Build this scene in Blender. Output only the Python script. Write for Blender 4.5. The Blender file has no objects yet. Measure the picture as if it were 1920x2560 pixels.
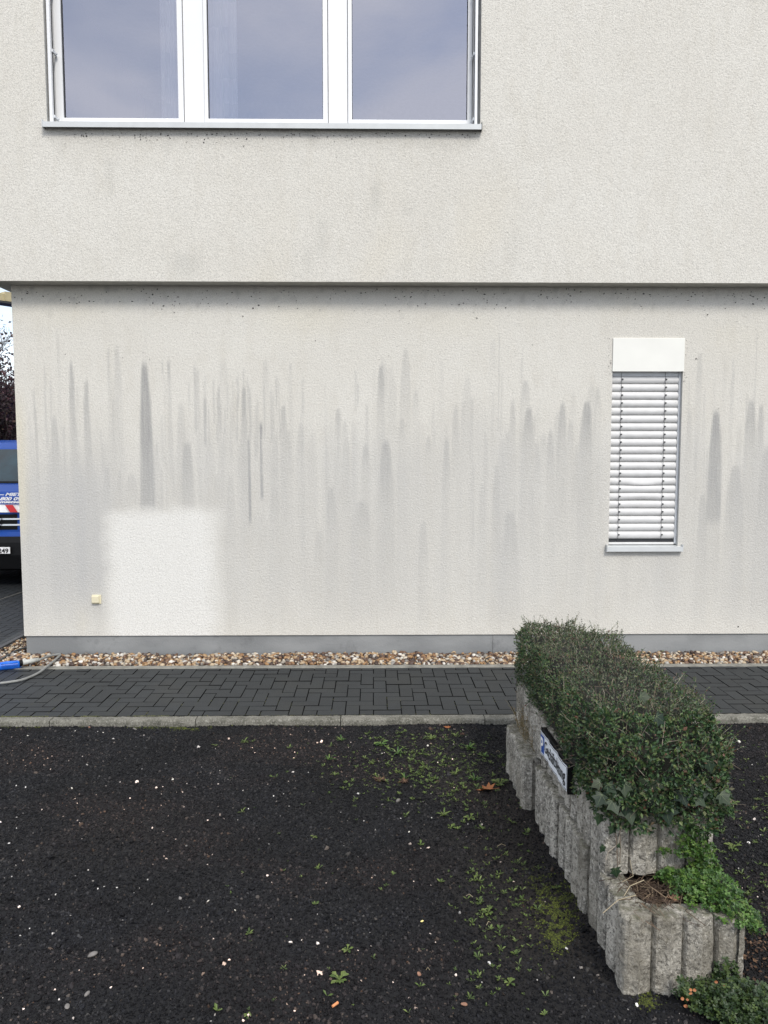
import bpy, math, random
import numpy as np
from mathutils import Vector, Matrix, noise
random.seed(7); rng = np.random.default_rng(7)
SC = bpy.context.scene
COL = SC.collection
# ------------------------------------------------------------------ camera
F, CX, CY = 1900.0, 960.0, 1280.0
CH = 1.84
pa, yb = math.atan(150/F), math.atan(27/F)
fwd = Vector((math.sin(yb)*math.cos(pa), math.cos(yb)*math.cos(pa), -math.sin(pa)))
rgt = Vector((math.cos(yb), -math.sin(yb), 0))
upv = rgt.cross(fwd)
cam = bpy.data.objects.new('camera', bpy.data.cameras.new('camera')); COL.objects.link(cam)
cam.matrix_world = Matrix(((rgt.x, upv.x, -fwd.x, 0), (rgt.y, upv.y, -fwd.y, 0), (rgt.z, upv.z, -fwd.z, CH), (0, 0, 0, 1)))
cam.data.sensor_fit = 'HORIZONTAL'; cam.data.sensor_width = 36; cam.data.lens = 36*F/1920
cam.data.clip_start = 0.05; cam.data.clip_end = 600
SC.camera = cam
SC.render.resolution_x = 768; SC.render.resolution_y = 1024
# ------------------------------------------------------------------ world, sun, exposure
EXPO = 0.86
SUN_EL, SUN_AZ = math.radians(46), math.radians(20)     # azimuth measured from behind the viewer towards the right
w = bpy.data.worlds.new("World"); SC.world = w; w.use_nodes = True
wt = w.node_tree; wt.nodes.clear()
wo = wt.nodes.new('ShaderNodeOutputWorld'); wb = wt.nodes.new('ShaderNodeBackground'); wb.inputs['Strength'].default_value = 0.1
sky = wt.nodes.new('ShaderNodeTexSky'); sky.sky_type = 'NISHITA'; sky.sun_disc = False
sky.sun_elevation = SUN_EL; sky.sun_rotation = math.radians(180) - SUN_AZ
sky.air_density = 1.0; sky.dust_density = .6; sky.ozone_density = 1.2
tc = wt.nodes.new('ShaderNodeTexCoord'); mp = wt.nodes.new('ShaderNodeMapping'); mp.inputs['Scale'].default_value = (1, 1, 2.2)
nz = wt.nodes.new('ShaderNodeTexNoise'); nz.inputs['Scale'].default_value = 3.6; nz.inputs['Detail'].default_value = 6; nz.inputs['Distortion'].default_value = 0.35
rp = wt.nodes.new('ShaderNodeValToRGB'); rp.color_ramp.elements[0].position = 0.36; rp.color_ramp.elements[0].color = (.36,)*3+(1,)
rp.color_ramp.elements[1].position = 0.62; rp.color_ramp.elements[1].color = (.95,)*3+(1,)
mx = wt.nodes.new('ShaderNodeMix'); mx.data_type = 'RGBA'; mx.inputs['B'].default_value = (8.2, 8.3, 8.9, 1)
L = wt.links.new
L(tc.outputs['Generated'], mp.inputs['Vector']); L(mp.outputs[0], nz.inputs['Vector']); L(nz.outputs['Fac'], rp.inputs[0])
L(rp.outputs['Color'], mx.inputs['Factor']); L(sky.outputs[0], mx.inputs['A']); L(mx.outputs['Result'], wb.inputs['Color']); L(wb.outputs[0], wo.inputs[0])
sl = bpy.data.lights.new('sun', 'SUN'); sl.energy = 1.55; sl.angle = math.radians(17); sl.color = (1, .945, .865)
so = bpy.data.objects.new('sun', sl); COL.objects.link(so)
sdir = Vector((math.sin(SUN_AZ)*math.cos(SUN_EL), -math.cos(SUN_AZ)*math.cos(SUN_EL), math.sin(SUN_EL)))   # towards the sun
so.rotation_euler = (-sdir).to_track_quat('-Z', 'Y').to_euler()
SC.view_settings.view_transform = 'Standard'; SC.view_settings.look = 'None'
SC.view_settings.exposure = EXPO; SC.view_settings.gamma = 1; SC.view_settings.use_curve_mapping = False
SC.render.engine = 'CYCLES'
# ------------------------------------------------------------------ helpers
def ray(px, py): return fwd + rgt*((px-CX)/F) - upv*((py-CY)/F)
def G(px, py, h=0.0):
    r = ray(px, py); t = (h-CH)/r.z; return Vector((r.x*t, r.y*t, h))
def W(px, py, Y):
    r = ray(px, py); t = Y/r.y; return Vector((r.x*t, Y, CH+r.z*t))
def proj(p):
    d = Vector(p)-Vector((0, 0, CH)); z = d.dot(fwd); return (CX+F*d.dot(rgt)/z, CY-F*d.dot(upv)/z)
def tag(o, label=None, cat=None, group=None, kind=None):
    if label: o['label'] = label
    if cat: o['category'] = cat
    if group: o['group'] = group
    if kind: o['kind'] = kind
    return o
def empty(name, loc=(0, 0, 0)):
    o = bpy.data.objects.new(name, None); o.location = loc; o.empty_display_size = .1; COL.objects.link(o); return o
def link(name, me, mat=None, parent=None, loc=None, kind=None):
    o = bpy.data.objects.new(name, me); COL.objects.link(o)
    if mat is not None and not me.materials: me.materials.append(mat)
    if parent is not None:
        o.parent = parent
        o.location = Vector(loc)-wloc(parent) if loc is not None else -wloc(parent)
    elif loc is not None: o.location = loc
    if kind: o['kind'] = kind
    return o
def wloc(o):
    v = Vector(o.location)
    while o.parent is not None: o = o.parent; v += Vector(o.location)
    return v
def mesh_np(V, Fc, smooth=False, name='mesh'):
    V = np.asarray(V, dtype=np.float32); Fc = np.asarray(Fc, dtype=np.int32)
    me = bpy.data.meshes.new(name); n, k = Fc.shape
    me.vertices.add(len(V)); me.vertices.foreach_set('co', V.ravel())
    me.loops.add(n*k); me.loops.foreach_set('vertex_index', Fc.ravel())
    me.polygons.add(n); me.polygons.foreach_set('loop_start', np.arange(0, n*k, k, dtype=np.int32))
    try: me.polygons.foreach_set('loop_total', np.full(n, k, dtype=np.int32))
    except Exception: pass
    me.update(calc_edges=True)
    me.polygons.foreach_set('use_smooth', np.full(n, smooth))
    return me
class MB:
    def __init__(s): s.v = []; s.f = []
    def box(s, x0, y0, z0, x1, y1, z1):
        if x1 < x0: x0, x1 = x1, x0
        if y1 < y0: y0, y1 = y1, y0
        if z1 < z0: z0, z1 = z1, z0
        b = len(s.v)
        s.v += [(x0,y0,z0),(x1,y0,z0),(x1,y1,z0),(x0,y1,z0),(x0,y0,z1),(x1,y0,z1),(x1,y1,z1),(x0,y1,z1)]
        s.f += [(b,b+3,b+2,b+1),(b+4,b+5,b+6,b+7),(b,b+1,b+5,b+4),(b+1,b+2,b+6,b+5),(b+2,b+3,b+7,b+6),(b+3,b,b+4,b+7)]; return s
    def tube(s, pts, r, n=8, cap=True):
        pts = [Vector(p) for p in pts]; b = len(s.v); up = Vector((0, 0, 1)); prev = None
        for i, p in enumerate(pts):
            d = (pts[min(i+1, len(pts)-1)]-pts[max(i-1, 0)]).normalized()
            if prev is None:
                a = d.cross(up); a = a if a.length > 1e-3 else d.cross(Vector((1, 0, 0))); a.normalize()
            else:
                a = prev-d*prev.dot(d); a.normalize()
            prev = a; c = d.cross(a); rr = r[i] if isinstance(r, (list, tuple)) else r
            for k in range(n):
                t = 2*math.pi*k/n; s.v.append(tuple(p+(a*math.cos(t)+c*math.sin(t))*rr))
        for i in range(len(pts)-1):
            for k in range(n):
                s.f.append((b+i*n+k, b+i*n+(k+1) % n, b+(i+1)*n+(k+1) % n, b+(i+1)*n+k))
        if cap:
            s.f.append(tuple(b+k for k in range(n))[::-1]); e = b+(len(pts)-1)*n; s.f.append(tuple(e+k for k in range(n)))
        return s
    def poly(s, pts):
        b = len(s.v); s.v += [tuple(p) for p in pts]; s.f.append(tuple(range(b, b+len(pts)))); return s
    def mesh(s, smooth=False):
        me = bpy.data.meshes.new('mesh'); me.from_pydata([tuple(p) for p in s.v], [], s.f); me.update()
        if smooth: me.polygons.foreach_set('use_smooth', [True]*len(me.polygons))
        return me
    def build(s, name, mat, parent=None, loc=None, smooth=False, kind=None, bevel=0):
        o = link(name, s.mesh(smooth), mat, parent, loc, kind)
        if bevel:
            m = o.modifiers.new('bevel', 'BEVEL'); m.width = bevel; m.segments = 2; m.limit_method = 'ANGLE'
        return o
def copy(o, parent=None):
    c = o.copy(); COL.objects.link(c)
    if parent is not None: c.parent = parent
    return c
# ------------------------------------------------------------------ materials
def M(name, col=(.5, .5, .5), rough=.6, metal=0, spec=.5):
    m = bpy.data.materials.new(name); m.use_nodes = True; b = m.node_tree.nodes['Principled BSDF']
    b.inputs['Base Color'].default_value = (*col, 1); b.inputs['Roughness'].default_value = rough; b.inputs['Metallic'].default_value = metal
    b.inputs['Specular IOR Level'].default_value = spec
    m['_'] = 0
    return m
class NT:
    def __init__(s, m): s.m = m; s.t = m.node_tree; s.b = s.t.nodes['Principled BSDF']
    def n(s, ty, **kw):
        x = s.t.nodes.new('ShaderNode'+ty)
        for k, v in kw.items():
            if k in x.inputs: x.inputs[k].default_value = v
            else: setattr(x, k, v)
        return x
    def l(s, a, b): s.t.links.new(a, b)
    def pos(s): return s.n('NewGeometry').outputs['Position']
    def noise(s, scale, detail=3, rough=.5, vec=None, stretch=None):
        x = s.n('TexNoise'); x.inputs['Scale'].default_value = scale; x.inputs['Detail'].default_value = detail; x.inputs['Roughness'].default_value = rough
        v = vec or s.pos()
        if stretch:
            mpp = s.n('Mapping'); mpp.inputs['Scale'].default_value = stretch; s.l(v, mpp.inputs['Vector']); v = mpp.outputs[0]
        s.l(v, x.inputs['Vector']); return x.outputs['Fac']
    def ramp(s, fac, stops):
        x = s.n('ValToRGB'); e = x.color_ramp.elements
        while len(e) < len(stops): e.new(.5)
        for i, (p, c) in enumerate(stops):
            e[i].position = p; e[i].color = (*c, 1) if isinstance(c, (tuple, list)) else (c, c, c, 1)
        s.l(fac, x.inputs[0]); return x.outputs['Color']
    def mix(s, fac, a, b, mode='MIX'):
        x = s.n('Mix'); x.data_type = 'RGBA'; x.blend_type = mode
        for key, v in (('Factor', fac), ('A', a), ('B', b)):
            if hasattr(v, 'links') or hasattr(v, 'is_linked'): s.l(v, x.inputs[key])
            elif key == 'Factor': x.inputs[key].default_value = v
            else: x.inputs[key].default_value = (*v, 1) if isinstance(v, tuple) else (v, v, v, 1)
        return x.outputs['Result']
    def math(s, op, a, b=None, clamp=False):
        x = s.n('Math'); x.operation = op; x.use_clamp = clamp
        for i, v in enumerate((a, b)):
            if v is None: continue
            if hasattr(v, 'is_linked'): s.l(v, x.inputs[i])
            else: x.inputs[i].default_value = v
        return x.outputs[0]
    def attr(s, name):
        x = s.n('Attribute'); x.attribute_name = name; return x.outputs['Fac']
    def color(s, c): s.l(c, s.b.inputs['Base Color'])
    def bump(s, h, strength=.5, dist=.01):
        x = s.n('Bump'); x.inputs['Strength'].default_value = strength; x.inputs['Distance'].default_value = dist
        s.l(h, x.inputs['Height']); s.l(x.outputs[0], s.b.inputs['Normal']); return x
def simple(name, col, rough=.6, metal=0, var=.12, scale=20, bump=0, spec=.5, bscale=None):
    m = M(name, col, rough, metal, spec); t = NT(m); f = t.noise(scale, 5)
    t.color(t.ramp(f, [(.3, tuple(c*(1-var) for c in col)), (.7, tuple(min(1, c*(1+var)) for c in col))]))
    if bump: t.bump(t.noise(bscale or scale*4, 4), bump, .004)
    return m
def island(name, stops, rough=.6, bump=0, bscale=150, transl=0, spec=.5, dark=None):
    m = M(name, (.3, .3, .3), rough, 0, spec); t = NT(m); g = t.n('NewGeometry').outputs['Random Per Island']
    c = t.ramp(g, stops)
    if dark: c = t.mix(t.ramp(t.noise(dark, 4), [(.35, .55), (.65, 1.0)]), 0.0, c, 'MULTIPLY') if False else c
    c = t.mix(.45, c, t.ramp(t.noise(bscale*.5, 4), [(.3, .55), (.7, 1.0)]), 'MULTIPLY')
    t.color(c)
    if bump: t.bump(t.noise(bscale, 4), bump, .003)
    if transl:
        tb = t.n('BsdfTranslucent'); t.l(c, tb.inputs['Color']); ms = t.n('MixShader'); ms.inputs[0].default_value = transl
        out = [x for x in t.t.nodes if x.type == 'OUTPUT_MATERIAL'][0]
        t.l(t.b.outputs[0], ms.inputs[1]); t.l(tb.outputs[0], ms.inputs[2]); t.l(ms.outputs[0], out.inputs[0])
    return m
# plaster with the stain attributes of the wall mesh
def plaster(name, stained):
    m = M(name, (.6, .6, .55), .92, 0, .2); t = NT(m)
    big = t.noise(1.1, 4, .55); mid = t.noise(7, 5, .6, stretch=(1.6, 1, .45)); fine = t.noise(150, 3, .65); pit = t.noise(58, 2, .5)
    c = t.mix(t.ramp(big, [(.35, 0.), (.7, 1.)]), (.605, .585, .528), (.642, .626, .572))
    c = t.mix(t.ramp(mid, [(.5, 0.), (.78, .55)]), c, (.545, .52, .455))
    if stained:
        st = t.attr('stain'); st = t.math('MULTIPLY', st, t.math('ADD', t.math('MULTIPLY', t.noise(30, 5, .7, stretch=(2.2, 1, .10)), 1.15), .42), True)
        c = t.mix(st, c, (.295, .295, .288))
        c = t.mix(t.math('MULTIPLY', t.attr('grey'), 1.0), c, (.455, .452, .438))
        c = t.mix(t.attr('warm'), c, (.62, .575, .44))
        c = t.mix(t.attr('clean'), c, (.73, .725, .69))
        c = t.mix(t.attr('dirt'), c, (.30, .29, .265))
    else:
        c = t.mix(t.attr('stain'), c, (.36, .36, .33)); c = t.mix(t.attr('warm'), c, (.60, .53, .38)); c = t.mix(t.attr('dirt'), c, (.30, .29, .265))
    c = t.mix(t.ramp(fine, [(.38, .68), (.5, 0.)]), c, (.38, .37, .34))
    c = t.mix(t.ramp(fine, [(.55, 0.), (.70, .45)]), c, (.78, .77, .72))
    t.color(c)
    h = t.math('ADD', t.math('MULTIPLY', fine, .8), pit); t.bump(h, .65, .006)
    return m
M_PL = plaster('stained_plaster', True); M_PU = plaster('upper_plaster', False)
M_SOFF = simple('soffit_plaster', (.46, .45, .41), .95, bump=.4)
M_WHITE = simple('white_frame', (.74, .75, .755), .35, var=.02, scale=3)
M_CREAM = simple('cream_panel', (.74, .74, .69), .4, var=.03, scale=5)
M_ALU = simple('aluminium_sill', (.55, .57, .57), .38, var=.05, scale=9)
M_DARKGAP = M('gasket_and_shade_black', (.02, .022, .025), .6)  # black for gaskets and joints, and for parts that paint in shade
M_SLAT = simple('blind_slat', (.60, .60, .59), .6, var=.06, scale=12)
M_RAIL = simple('guide_rail', (.60, .62, .64), .45, var=.04)
M_CORD = M('blind_cord', (.05, .05, .055), .7)
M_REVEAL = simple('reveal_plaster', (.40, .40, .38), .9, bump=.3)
M_PLINTH = M('plinth_paint', (.26, .27, .27), .8); t = NT(M_PLINTH)
cc = t.mix(t.ramp(t.noise(1.6, 4, stretch=(1, 1, 2)), [(.4, 0.), (.62, 1.)]), (.185, .193, .195), (.255, .263, .263))
cc = t.mix(t.ramp(t.noise(3.3, 6, .7), [(.58, 0.), (.7, .6)]), cc, (.12, .125, .128)); t.color(cc); t.bump(t.noise(80, 3), .4, .004)
def glass(name, ior, tint):
    m = bpy.data.materials.new(name); m.use_nodes = True; nt = m.node_tree; nt.nodes.clear()
    o = nt.nodes.new('ShaderNodeOutputMaterial'); fr = nt.nodes.new('ShaderNodeFresnel'); fr.inputs['IOR'].default_value = ior
    gl = nt.nodes.new('ShaderNodeBsdfGlossy'); gl.inputs['Roughness'].default_value = .015; gl.inputs['Color'].default_value = (.88, .895, 1, 1)
    tr = nt.nodes.new('ShaderNodeBsdfTransparent'); tr.inputs['Color'].default_value = (*tint, 1); mi = nt.nodes.new('ShaderNodeMixShader')
    nt.links.new(fr.outputs[0], mi.inputs[0]); nt.links.new(tr.outputs[0], mi.inputs[1]); nt.links.new(gl.outputs[0], mi.inputs[2]); nt.links.new(mi.outputs[0], o.inputs[0])
    return m
M_GLASS = glass('window_glass', 3.8, (1, 1, 1))
M_WIND = simple('windscreen_glass', (.008, .028, .038), .08, var=.6, scale=3)
M_ROOM = simple('room_wall', (.22, .22, .23), .9)
M_CURT = M('check_curtain', (.6, .65, .68), .9); t = NT(M_CURT)
ck = t.n('TexBrick'); ck.inputs['Scale'].default_value = 1; ck.inputs['Color1'].default_value = (.97, .98, .98, 1); ck.inputs['Color2'].default_value = (.74, .79, .80, 1)
ck.inputs['Mortar Size'].default_value = 0; ck.inputs['Brick Width'].default_value = .085; ck.inputs['Row Height'].default_value = .21; ck.offset = .5
mpp = t.n('Mapping'); mpp.inputs['Rotation'].default_value = (math.pi/2, 0, 0); t.l(t.pos(), mpp.inputs['Vector']); t.l(mpp.outputs[0], ck.inputs['Vector']); t.color(ck.outputs['Color'])
M_PAVER = M('black_paver', (.03, .034, .036), .62); t = NT(M_PAVER)
oi = t.n('ObjectInfo').outputs['Random']
cc = t.mix(oi, (.0080, .0108, .0125), (.0145, .0182, .0205)); cc = t.mix(t.ramp(t.noise(160, 2), [(.45, 0.), (.7, .6)]), cc, (.036, .040, .042))
cc = t.mix(t.ramp(t.noise(2.3, 5), [(.5, 0.), (.75, .5)]), cc, (.027, .028, .024)); t.color(cc); t.bump(t.noise(220, 3), .5, .003)
M_JOINT = simple('joint_sand', (.0055, .0055, .0055), 1, spec=.1)
M_MOSS = island('moss', [(0, (.022, .030, .004)), (.6, (.055, .070, .008)), (1, (.11, .13, .015))], .9)
M_EDGE = simple('edging_concrete', (.20, .195, .17), .9, var=.3, scale=14, bump=.4)
M_KERB = M('kerb_concrete', (.2, .2, .17), .9); t = NT(M_KERB)
cc = t.mix(t.ramp(t.noise(9, 6, .7), [(.35, 0.), (.65, 1.)]), (.075, .073, .056), (.20, .193, .162)); cc = t.mix(t.ramp(t.noise(90, 3), [(.5, 0.), (.7, .7)]), cc, (.31, .30, .265))
cc = t.mix(t.ramp(t.noise(120, 3, .5, stretch=(1, 1.1, .9)), [(.34, .8), (.45, 0.)]), cc, (.055, .055, .045)); t.color(cc); t.bump(t.noise(120, 4), .7, .005)
M_PEB = island('river_pebble', [(0, (.030, .021, .018)), (.20, (.075, .042, .028)), (.34, (.15, .085, .05)), (.46, (.30, .165, .065)), (.57, (.36, .25, .14)), (.70, (.45, .36, .24)), (.80, (.58, .52, .42)), (.88, (.075, .065, .06)), (1, (.70, .67, .60))], .55, .25, 90)
# concrete of the planter
M_CONC = M('weathered_concrete', (.3, .3, .27), .95); t = NT(M_CONC)
cc = t.mix(t.ramp(t.noise(6, 6, .65), [(.35, 0.), (.68, 1.)]), (.22, .208, .178), (.56, .528, .455))
vo = t.n('TexVoronoi'); vo.inputs['Scale'].default_value = 130; t.l(t.pos(), vo.inputs['Vector'])
sp = t.ramp(t.noise(58, 6, .85), [(.42, 1.), (.50, 0.)])
cc = t.mix(t.math('MULTIPLY', sp, .9), cc, (.06, .056, .048))
cc = t.mix(t.ramp(t.noise(70, 5, .7), [(.53, 0.), (.63, .85)]), cc, (.66, .63, .55))
cc = t.mix(t.ramp(t.noise(3.1, 5, .6, stretch=(1.4, 1.4, .7)), [(.46, 0.), (.68, .72)]), cc, (.135, .12, .088))
nup = t.n('NewGeometry'); sx = t.n('SeparateXYZ'); t.l(nup.outputs['Normal'], sx.inputs[0])
cc = t.mix(t.math('MULTIPLY', t.math('MULTIPLY', sx.outputs['Z'], t.ramp(t.noise(26, 5, .7), [(.38, 0.), (.6, 1.)])), .75, True), cc, (.085, .085, .045))
t.color(cc); t.bump(t.math('ADD', t.noise(105, 4, .75), t.math('MULTIPLY', t.noise(38, 4, .7), 1.3)), .9, .009)
M_SOIL = simple('brown_soil', (.024, .016, .011), 1, var=.5, scale=60, bump=.9, bscale=90)
M_LEAFG = island('hedge_leaf', [(0, (.015, .040, .018)), (.4, (.038, .085, .030)), (.72, (.075, .135, .042)), (.90, (.15, .19, .065)), (.965, (.11, .105, .06)), (1, (.16, .055, .035))], .5, 0, 60, .15)
M_LEAFT = island('hedge_top_leaf', [(0, (.032, .048, .028)), (.4, (.068, .092, .050)), (.7, (.115, .138, .076)), (.90, (.19, .17, .12)), (1, (.13, .06, .045))], .6, 0, 60, .12)
M_TWIG = island('twig', [(0, (.07, .05, .035)), (.6, (.16, .125, .09)), (1, (.34, .30, .24))], .8)
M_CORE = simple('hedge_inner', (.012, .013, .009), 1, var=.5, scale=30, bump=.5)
M_IVY = M('ivy_leaf', (.03, .06, .025), .5, 0, .3); t = NT(M_IVY); oi = t.n('ObjectInfo').outputs['Random']
t.color(t.mix(.5, t.ramp(oi, [(0, (.006, .019, .009)), (.6, (.014, .034, .012)), (1, (.030, .040, .020))]), t.ramp(t.noise(90, 4), [(.3, .5), (.7, 1.)]), 'MULTIPLY'))
M_VEIN = M('ivy_vein', (.09, .12, .055), .6)
M_HERB = island('herb_leaf', [(0, (.022, .060, .012)), (.5, (.055, .13, .022)), (.85, (.11, .21, .035)), (1, (.14, .19, .05))], .5, 0, 60, .2)
M_HERBD = island('dark_herb_leaf', [(0, (.014, .034, .010)), (.6, (.034, .066, .016)), (1, (.08, .12, .03))], .5, 0, 60, .2)
M_WEED = island('weed_leaf', [(0, (.05, .09, .018)), (.6, (.10, .155, .03)), (1, (.17, .22, .06))], .55, 0, 60, .2)
M_DRY = island('dry_leaf', [(0, (.03, .016, .010)), (.6, (.075, .038, .02)), (1, (.17, .10, .055))], .8)
M_ORANGE = island('orange_leaf', [(0, (.24, .075, .02)), (1, (.36, .13, .035))], .6, .3, 60)
M_STRAW = island('straw', [(0, (.20, .15, .08)), (1, (.42, .36, .24))], .8)
M_GRIT = M('black_grit', (.02, .02, .022), .62, 0, .22); t = NT(M_GRIT); oi = t.n('ObjectInfo').outputs['Random']
t.color(t.ramp(oi, [(0, (.0018, .0019, .0026)), (.6, (.0045, .0049, .0064)), (.84, (.011, .0115, .014)), (.965, (.030, .030, .031)), (.987, (.06, .055, .05)), (.9965, (.045, .03, .02)), (.9987, (.30, .29, .27)), (1, (.75, .73, .7))]))
cin = t.b.inputs['Base Color'].links[0].from_socket
big = t.ramp(t.noise(1.3, 5, .6), [(.34, .45), (.66, 1.55)])
cc = t.mix(1.0, cin, big, 'MULTIPLY')
cc = t.mix(t.ramp(t.noise(.9, 4, .6, stretch=(1, 1.6, 1)), [(.46, 0.), (.62, .8)]), cc, t.mix(1.0, cin, (2.5, 1.85, 1.5), 'MULTIPLY')); t.color(cc)
t.bump(t.noise(300, 3), .5, .002)
M_GROUND = M('ground_grit', (.02, .02, .02), .85); t = NT(M_GROUND)
cc = t.ramp(t.noise(170, 4, .7), [(.3, (.001, .0011, .0015)), (.6, (.0045, .0048, .006)), (.8, (.014, .0145, .0165))])
cc = t.mix(t.math('MULTIPLY', t.attr('soil'), .9), cc, t.ramp(t.noise(120, 5, .7), [(.3, (.005, .0036, .0026)), (.7, (.025, .019, .0135))])); t.color(cc)
t.bump(t.math('ADD', t.noise(170, 4, .7), t.noise(60, 3)), 1., .012)
M_FAR = simple('yard_asphalt', (.02, .022, .027), .85, var=.25, scale=6, bump=.4, bscale=120)
M_BLUE = M('van_blue', (.006, .055, .29), .4, 0, .3); NT(M_BLUE).b.inputs['Coat Weight'].default_value = .15
M_BLACKP = simple('black_plastic', (.004, .0042, .005), .5, spec=.2)
M_CHROME = M('chrome', (.6, .6, .62), .25, 1)
M_PRINTW = M('white_print', (.85, .85, .85), .5); M_PRINTR = M('red_print', (.55, .02, .025), .5); M_PRINTB = M('black_print', (.006, .006, .008), .6)
M_SIGNBLUE = M('sign_blue', (.012, .075, .35), .4); M_SIGNW = simple('sign_white', (.82, .85, .88), .35, var=.03)
M_TYRE = simple('tyre', (.012, .012, .013), .9)
M_LAMP = M('headlamp', (.5, .55, .6), .1)
M_HOSE = simple('grey_hose', (.20, .205, .195), .55, var=.15, scale=30)
M_HOSED = simple('dark_hose', (.06, .065, .065), .5)
M_HANDLE = simple('blue_plastic', (.01, .13, .62), .35, var=.1)
M_SOCK = simple('cream_plastic', (.66, .61, .44), .4, var=.03)
M_STONE = simple('pale_stone', (.15, .14, .13), .8, var=.3, scale=40, bump=.3)
M_STONEW = simple('cream_stone', (.60, .57, .50), .8, var=.12, scale=40, bump=.3)
M_STONER = simple('reddish_stone', (.26, .14, .09), .8, var=.2, scale=40, bump=.3)
M_BUTT = M('cork_paper', (.62, .25, .10), .8)
M_BARK = simple('bark', (.05, .04, .035), .9, var=.4, bump=.6)
M_PURP = island('purple_leaf', [(0, (.018, .010, .014)), (.6, (.045, .018, .025)), (.9, (.09, .03, .035)), (1, (.11, .07, .045))], .6, 0, 60, .15)
M_DKHEDGE = island('dark_hedge_leaf', [(0, (.012, .013, .012)), (.6, (.028, .024, .022)), (1, (.05, .042, .036))], .7)
M_BEAM = simple('cream_beam', (.60, .53, .33), .6)
# ------------------------------------------------------------------ geometry kits
def rot_from(T, N):
    T = T/np.maximum(np.linalg.norm(T, axis=1, keepdims=True), 1e-9)
    S = np.cross(N, T); S /= np.maximum(np.linalg.norm(S, axis=1, keepdims=True), 1e-9)
    N2 = np.cross(T, S); return np.stack([T, S, N2], axis=2)      # columns
def scatter(P, T, N, Ls, Ws, tv, tf):
    tv = np.array(tv, float); tf = np.array(tf); R = rot_from(T, N); n = len(P)
    loc = np.repeat(tv[None], n, 0); loc[:, :, 0] *= Ls[:, None]; loc[:, :, 1] *= Ws[:, None]; loc[:, :, 2] *= Ws[:, None]
    V = np.einsum('nij,nkj->nki', R, loc)+P[:, None, :]
    Fc = tf[None]+np.arange(n)[:, None, None]*len(tv)
    return V.reshape(-1, 3), Fc.reshape(-1, tf.shape[1])
LEAF_V = [(0, 0, 0), (.45, .5, .16), (1, 0, -.05), (.45, -.5, .16)]; LEAF_F = [(0, 2, 1), (0, 3, 2)]
ROUND_V = [(0, 0, 0), (.2, .35, .05), (.6, .5, .1), (.95, .2, .0), (.95, -.2, .0), (.6, -.5, .1), (.2, -.35, .05)]; ROUND_F = [(0, 2, 1), (0, 3, 2), (0, 4, 3), (0, 5, 4), (0, 6, 5)]
def trefoil():
    v = [(0, 0, 0)]; f = []
    for a in (-2.0, 0, 2.0):
        b = len(v); c, s = math.cos(a), math.sin(a)
        for (x, y, z) in ((.35, .32, .06), (.85, .42, .1), (.92, 0, .02), (.85, -.42, .1), (.35, -.32, .06)):
            v.append((.6*(x*c-y*s), .6*(x*s+y*c), z))
        f += [(0, b+1, b), (0, b+2, b+1), (0, b+3, b+2), (0, b+4, b+3)]
    return v, f
TRE_V, TRE_F = trefoil()
def rand_unit(n):
    v = rng.normal(size=(n, 3)); return v/np.linalg.norm(v, axis=1, keepdims=True)
def ico(sub):
    import bmesh
    bm = bmesh.new(); bmesh.ops.create_icosphere(bm, subdivisions=sub, radius=1)
    v = np.array([x.co[:] for x in bm.verts]); f = np.array([[q.index for q in p.verts] for p in bm.faces]); bm.free(); return v, f
ICO1 = ico(1); ICO2 = ico(2); ICO3 = ico(3)
def pebbles(P, size, flat=(.55, .9), base=ICO2, lump=.16):
    v, f = base; n = len(P); nv = len(v)
    q = rand_unit(n*1); T = rand_unit(n); T[:, 2] *= .35; N = np.zeros((n, 3)); N[:, 2] = 1; N += rng.normal(size=(n, 3))*.35
    R = rot_from(T, N)
    loc = np.repeat(v[None], n, 0)
    d = rand_unit(3*n).reshape(n, 3, 3)
    bump = 1+lump*np.sin(np.einsum('nij,kj->nki', d*2.4, v)+rng.random((n, 1, 3))*6).sum(2)/1.7
    loc = loc*bump[:, :, None]
    s = np.stack([rng.uniform(.9, 1.3, n), rng.uniform(.7, 1.0, n), rng.uniform(flat[0], flat[1], n)], 1)*size[:, None]*.5
    loc *= s[:, None, :]
    V = np.einsum('nij,nkj->nki', R, loc)+P[:, None, :]
    Fc = f[None]+np.arange(n)[:, None, None]*nv
    return V.reshape(-1, 3), Fc.reshape(-1, 3)
def textmesh(s, size, shear=0, ext=.0008, bold=0):
    c = bpy.data.curves.new('txt', 'FONT'); c.body = s; c.size = size; c.shear = shear; c.extrude = ext; c.offset = bold; c.align_x = 'LEFT'; c.resolution_u = 3
    o = bpy.data.objects.new('txt', c); COL.objects.link(o); dg = bpy.context.evaluated_depsgraph_get(); dg.update()
    me = bpy.data.meshes.new_from_object(o.evaluated_get(dg)); bpy.data.objects.remove(o); bpy.data.curves.remove(c); me.materials.clear(); return me
def grid_xz(xs, zs, Y, hole=None):
    xs = np.array(xs); zs = np.array(zs); nx, nzz = len(xs), len(zs)
    X, Z = np.meshgrid(xs, zs); V = np.stack([X.ravel(), np.full(X.size, Y), Z.ravel()], 1)
    i, j = np.meshgrid(np.arange(nx-1), np.arange(nzz-1)); i = i.ravel(); j = j.ravel()
    if hole:
        cx = (xs[i]+xs[i+1])/2; cz = (zs[j]+zs[j+1])/2
        k = ~((cx > hole[0]) & (cx < hole[1]) & (cz > hole[2]) & (cz < hole[3])); i = i[k]; j = j[k]
    a = j*nx+i; Fc = np.stack([a, a+1, a+nx+1, a+nx], 1)
    return V, Fc
def seg(a, b, step): return list(np.linspace(a, b, max(2, int(abs(b-a)/step)+1)))
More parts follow.
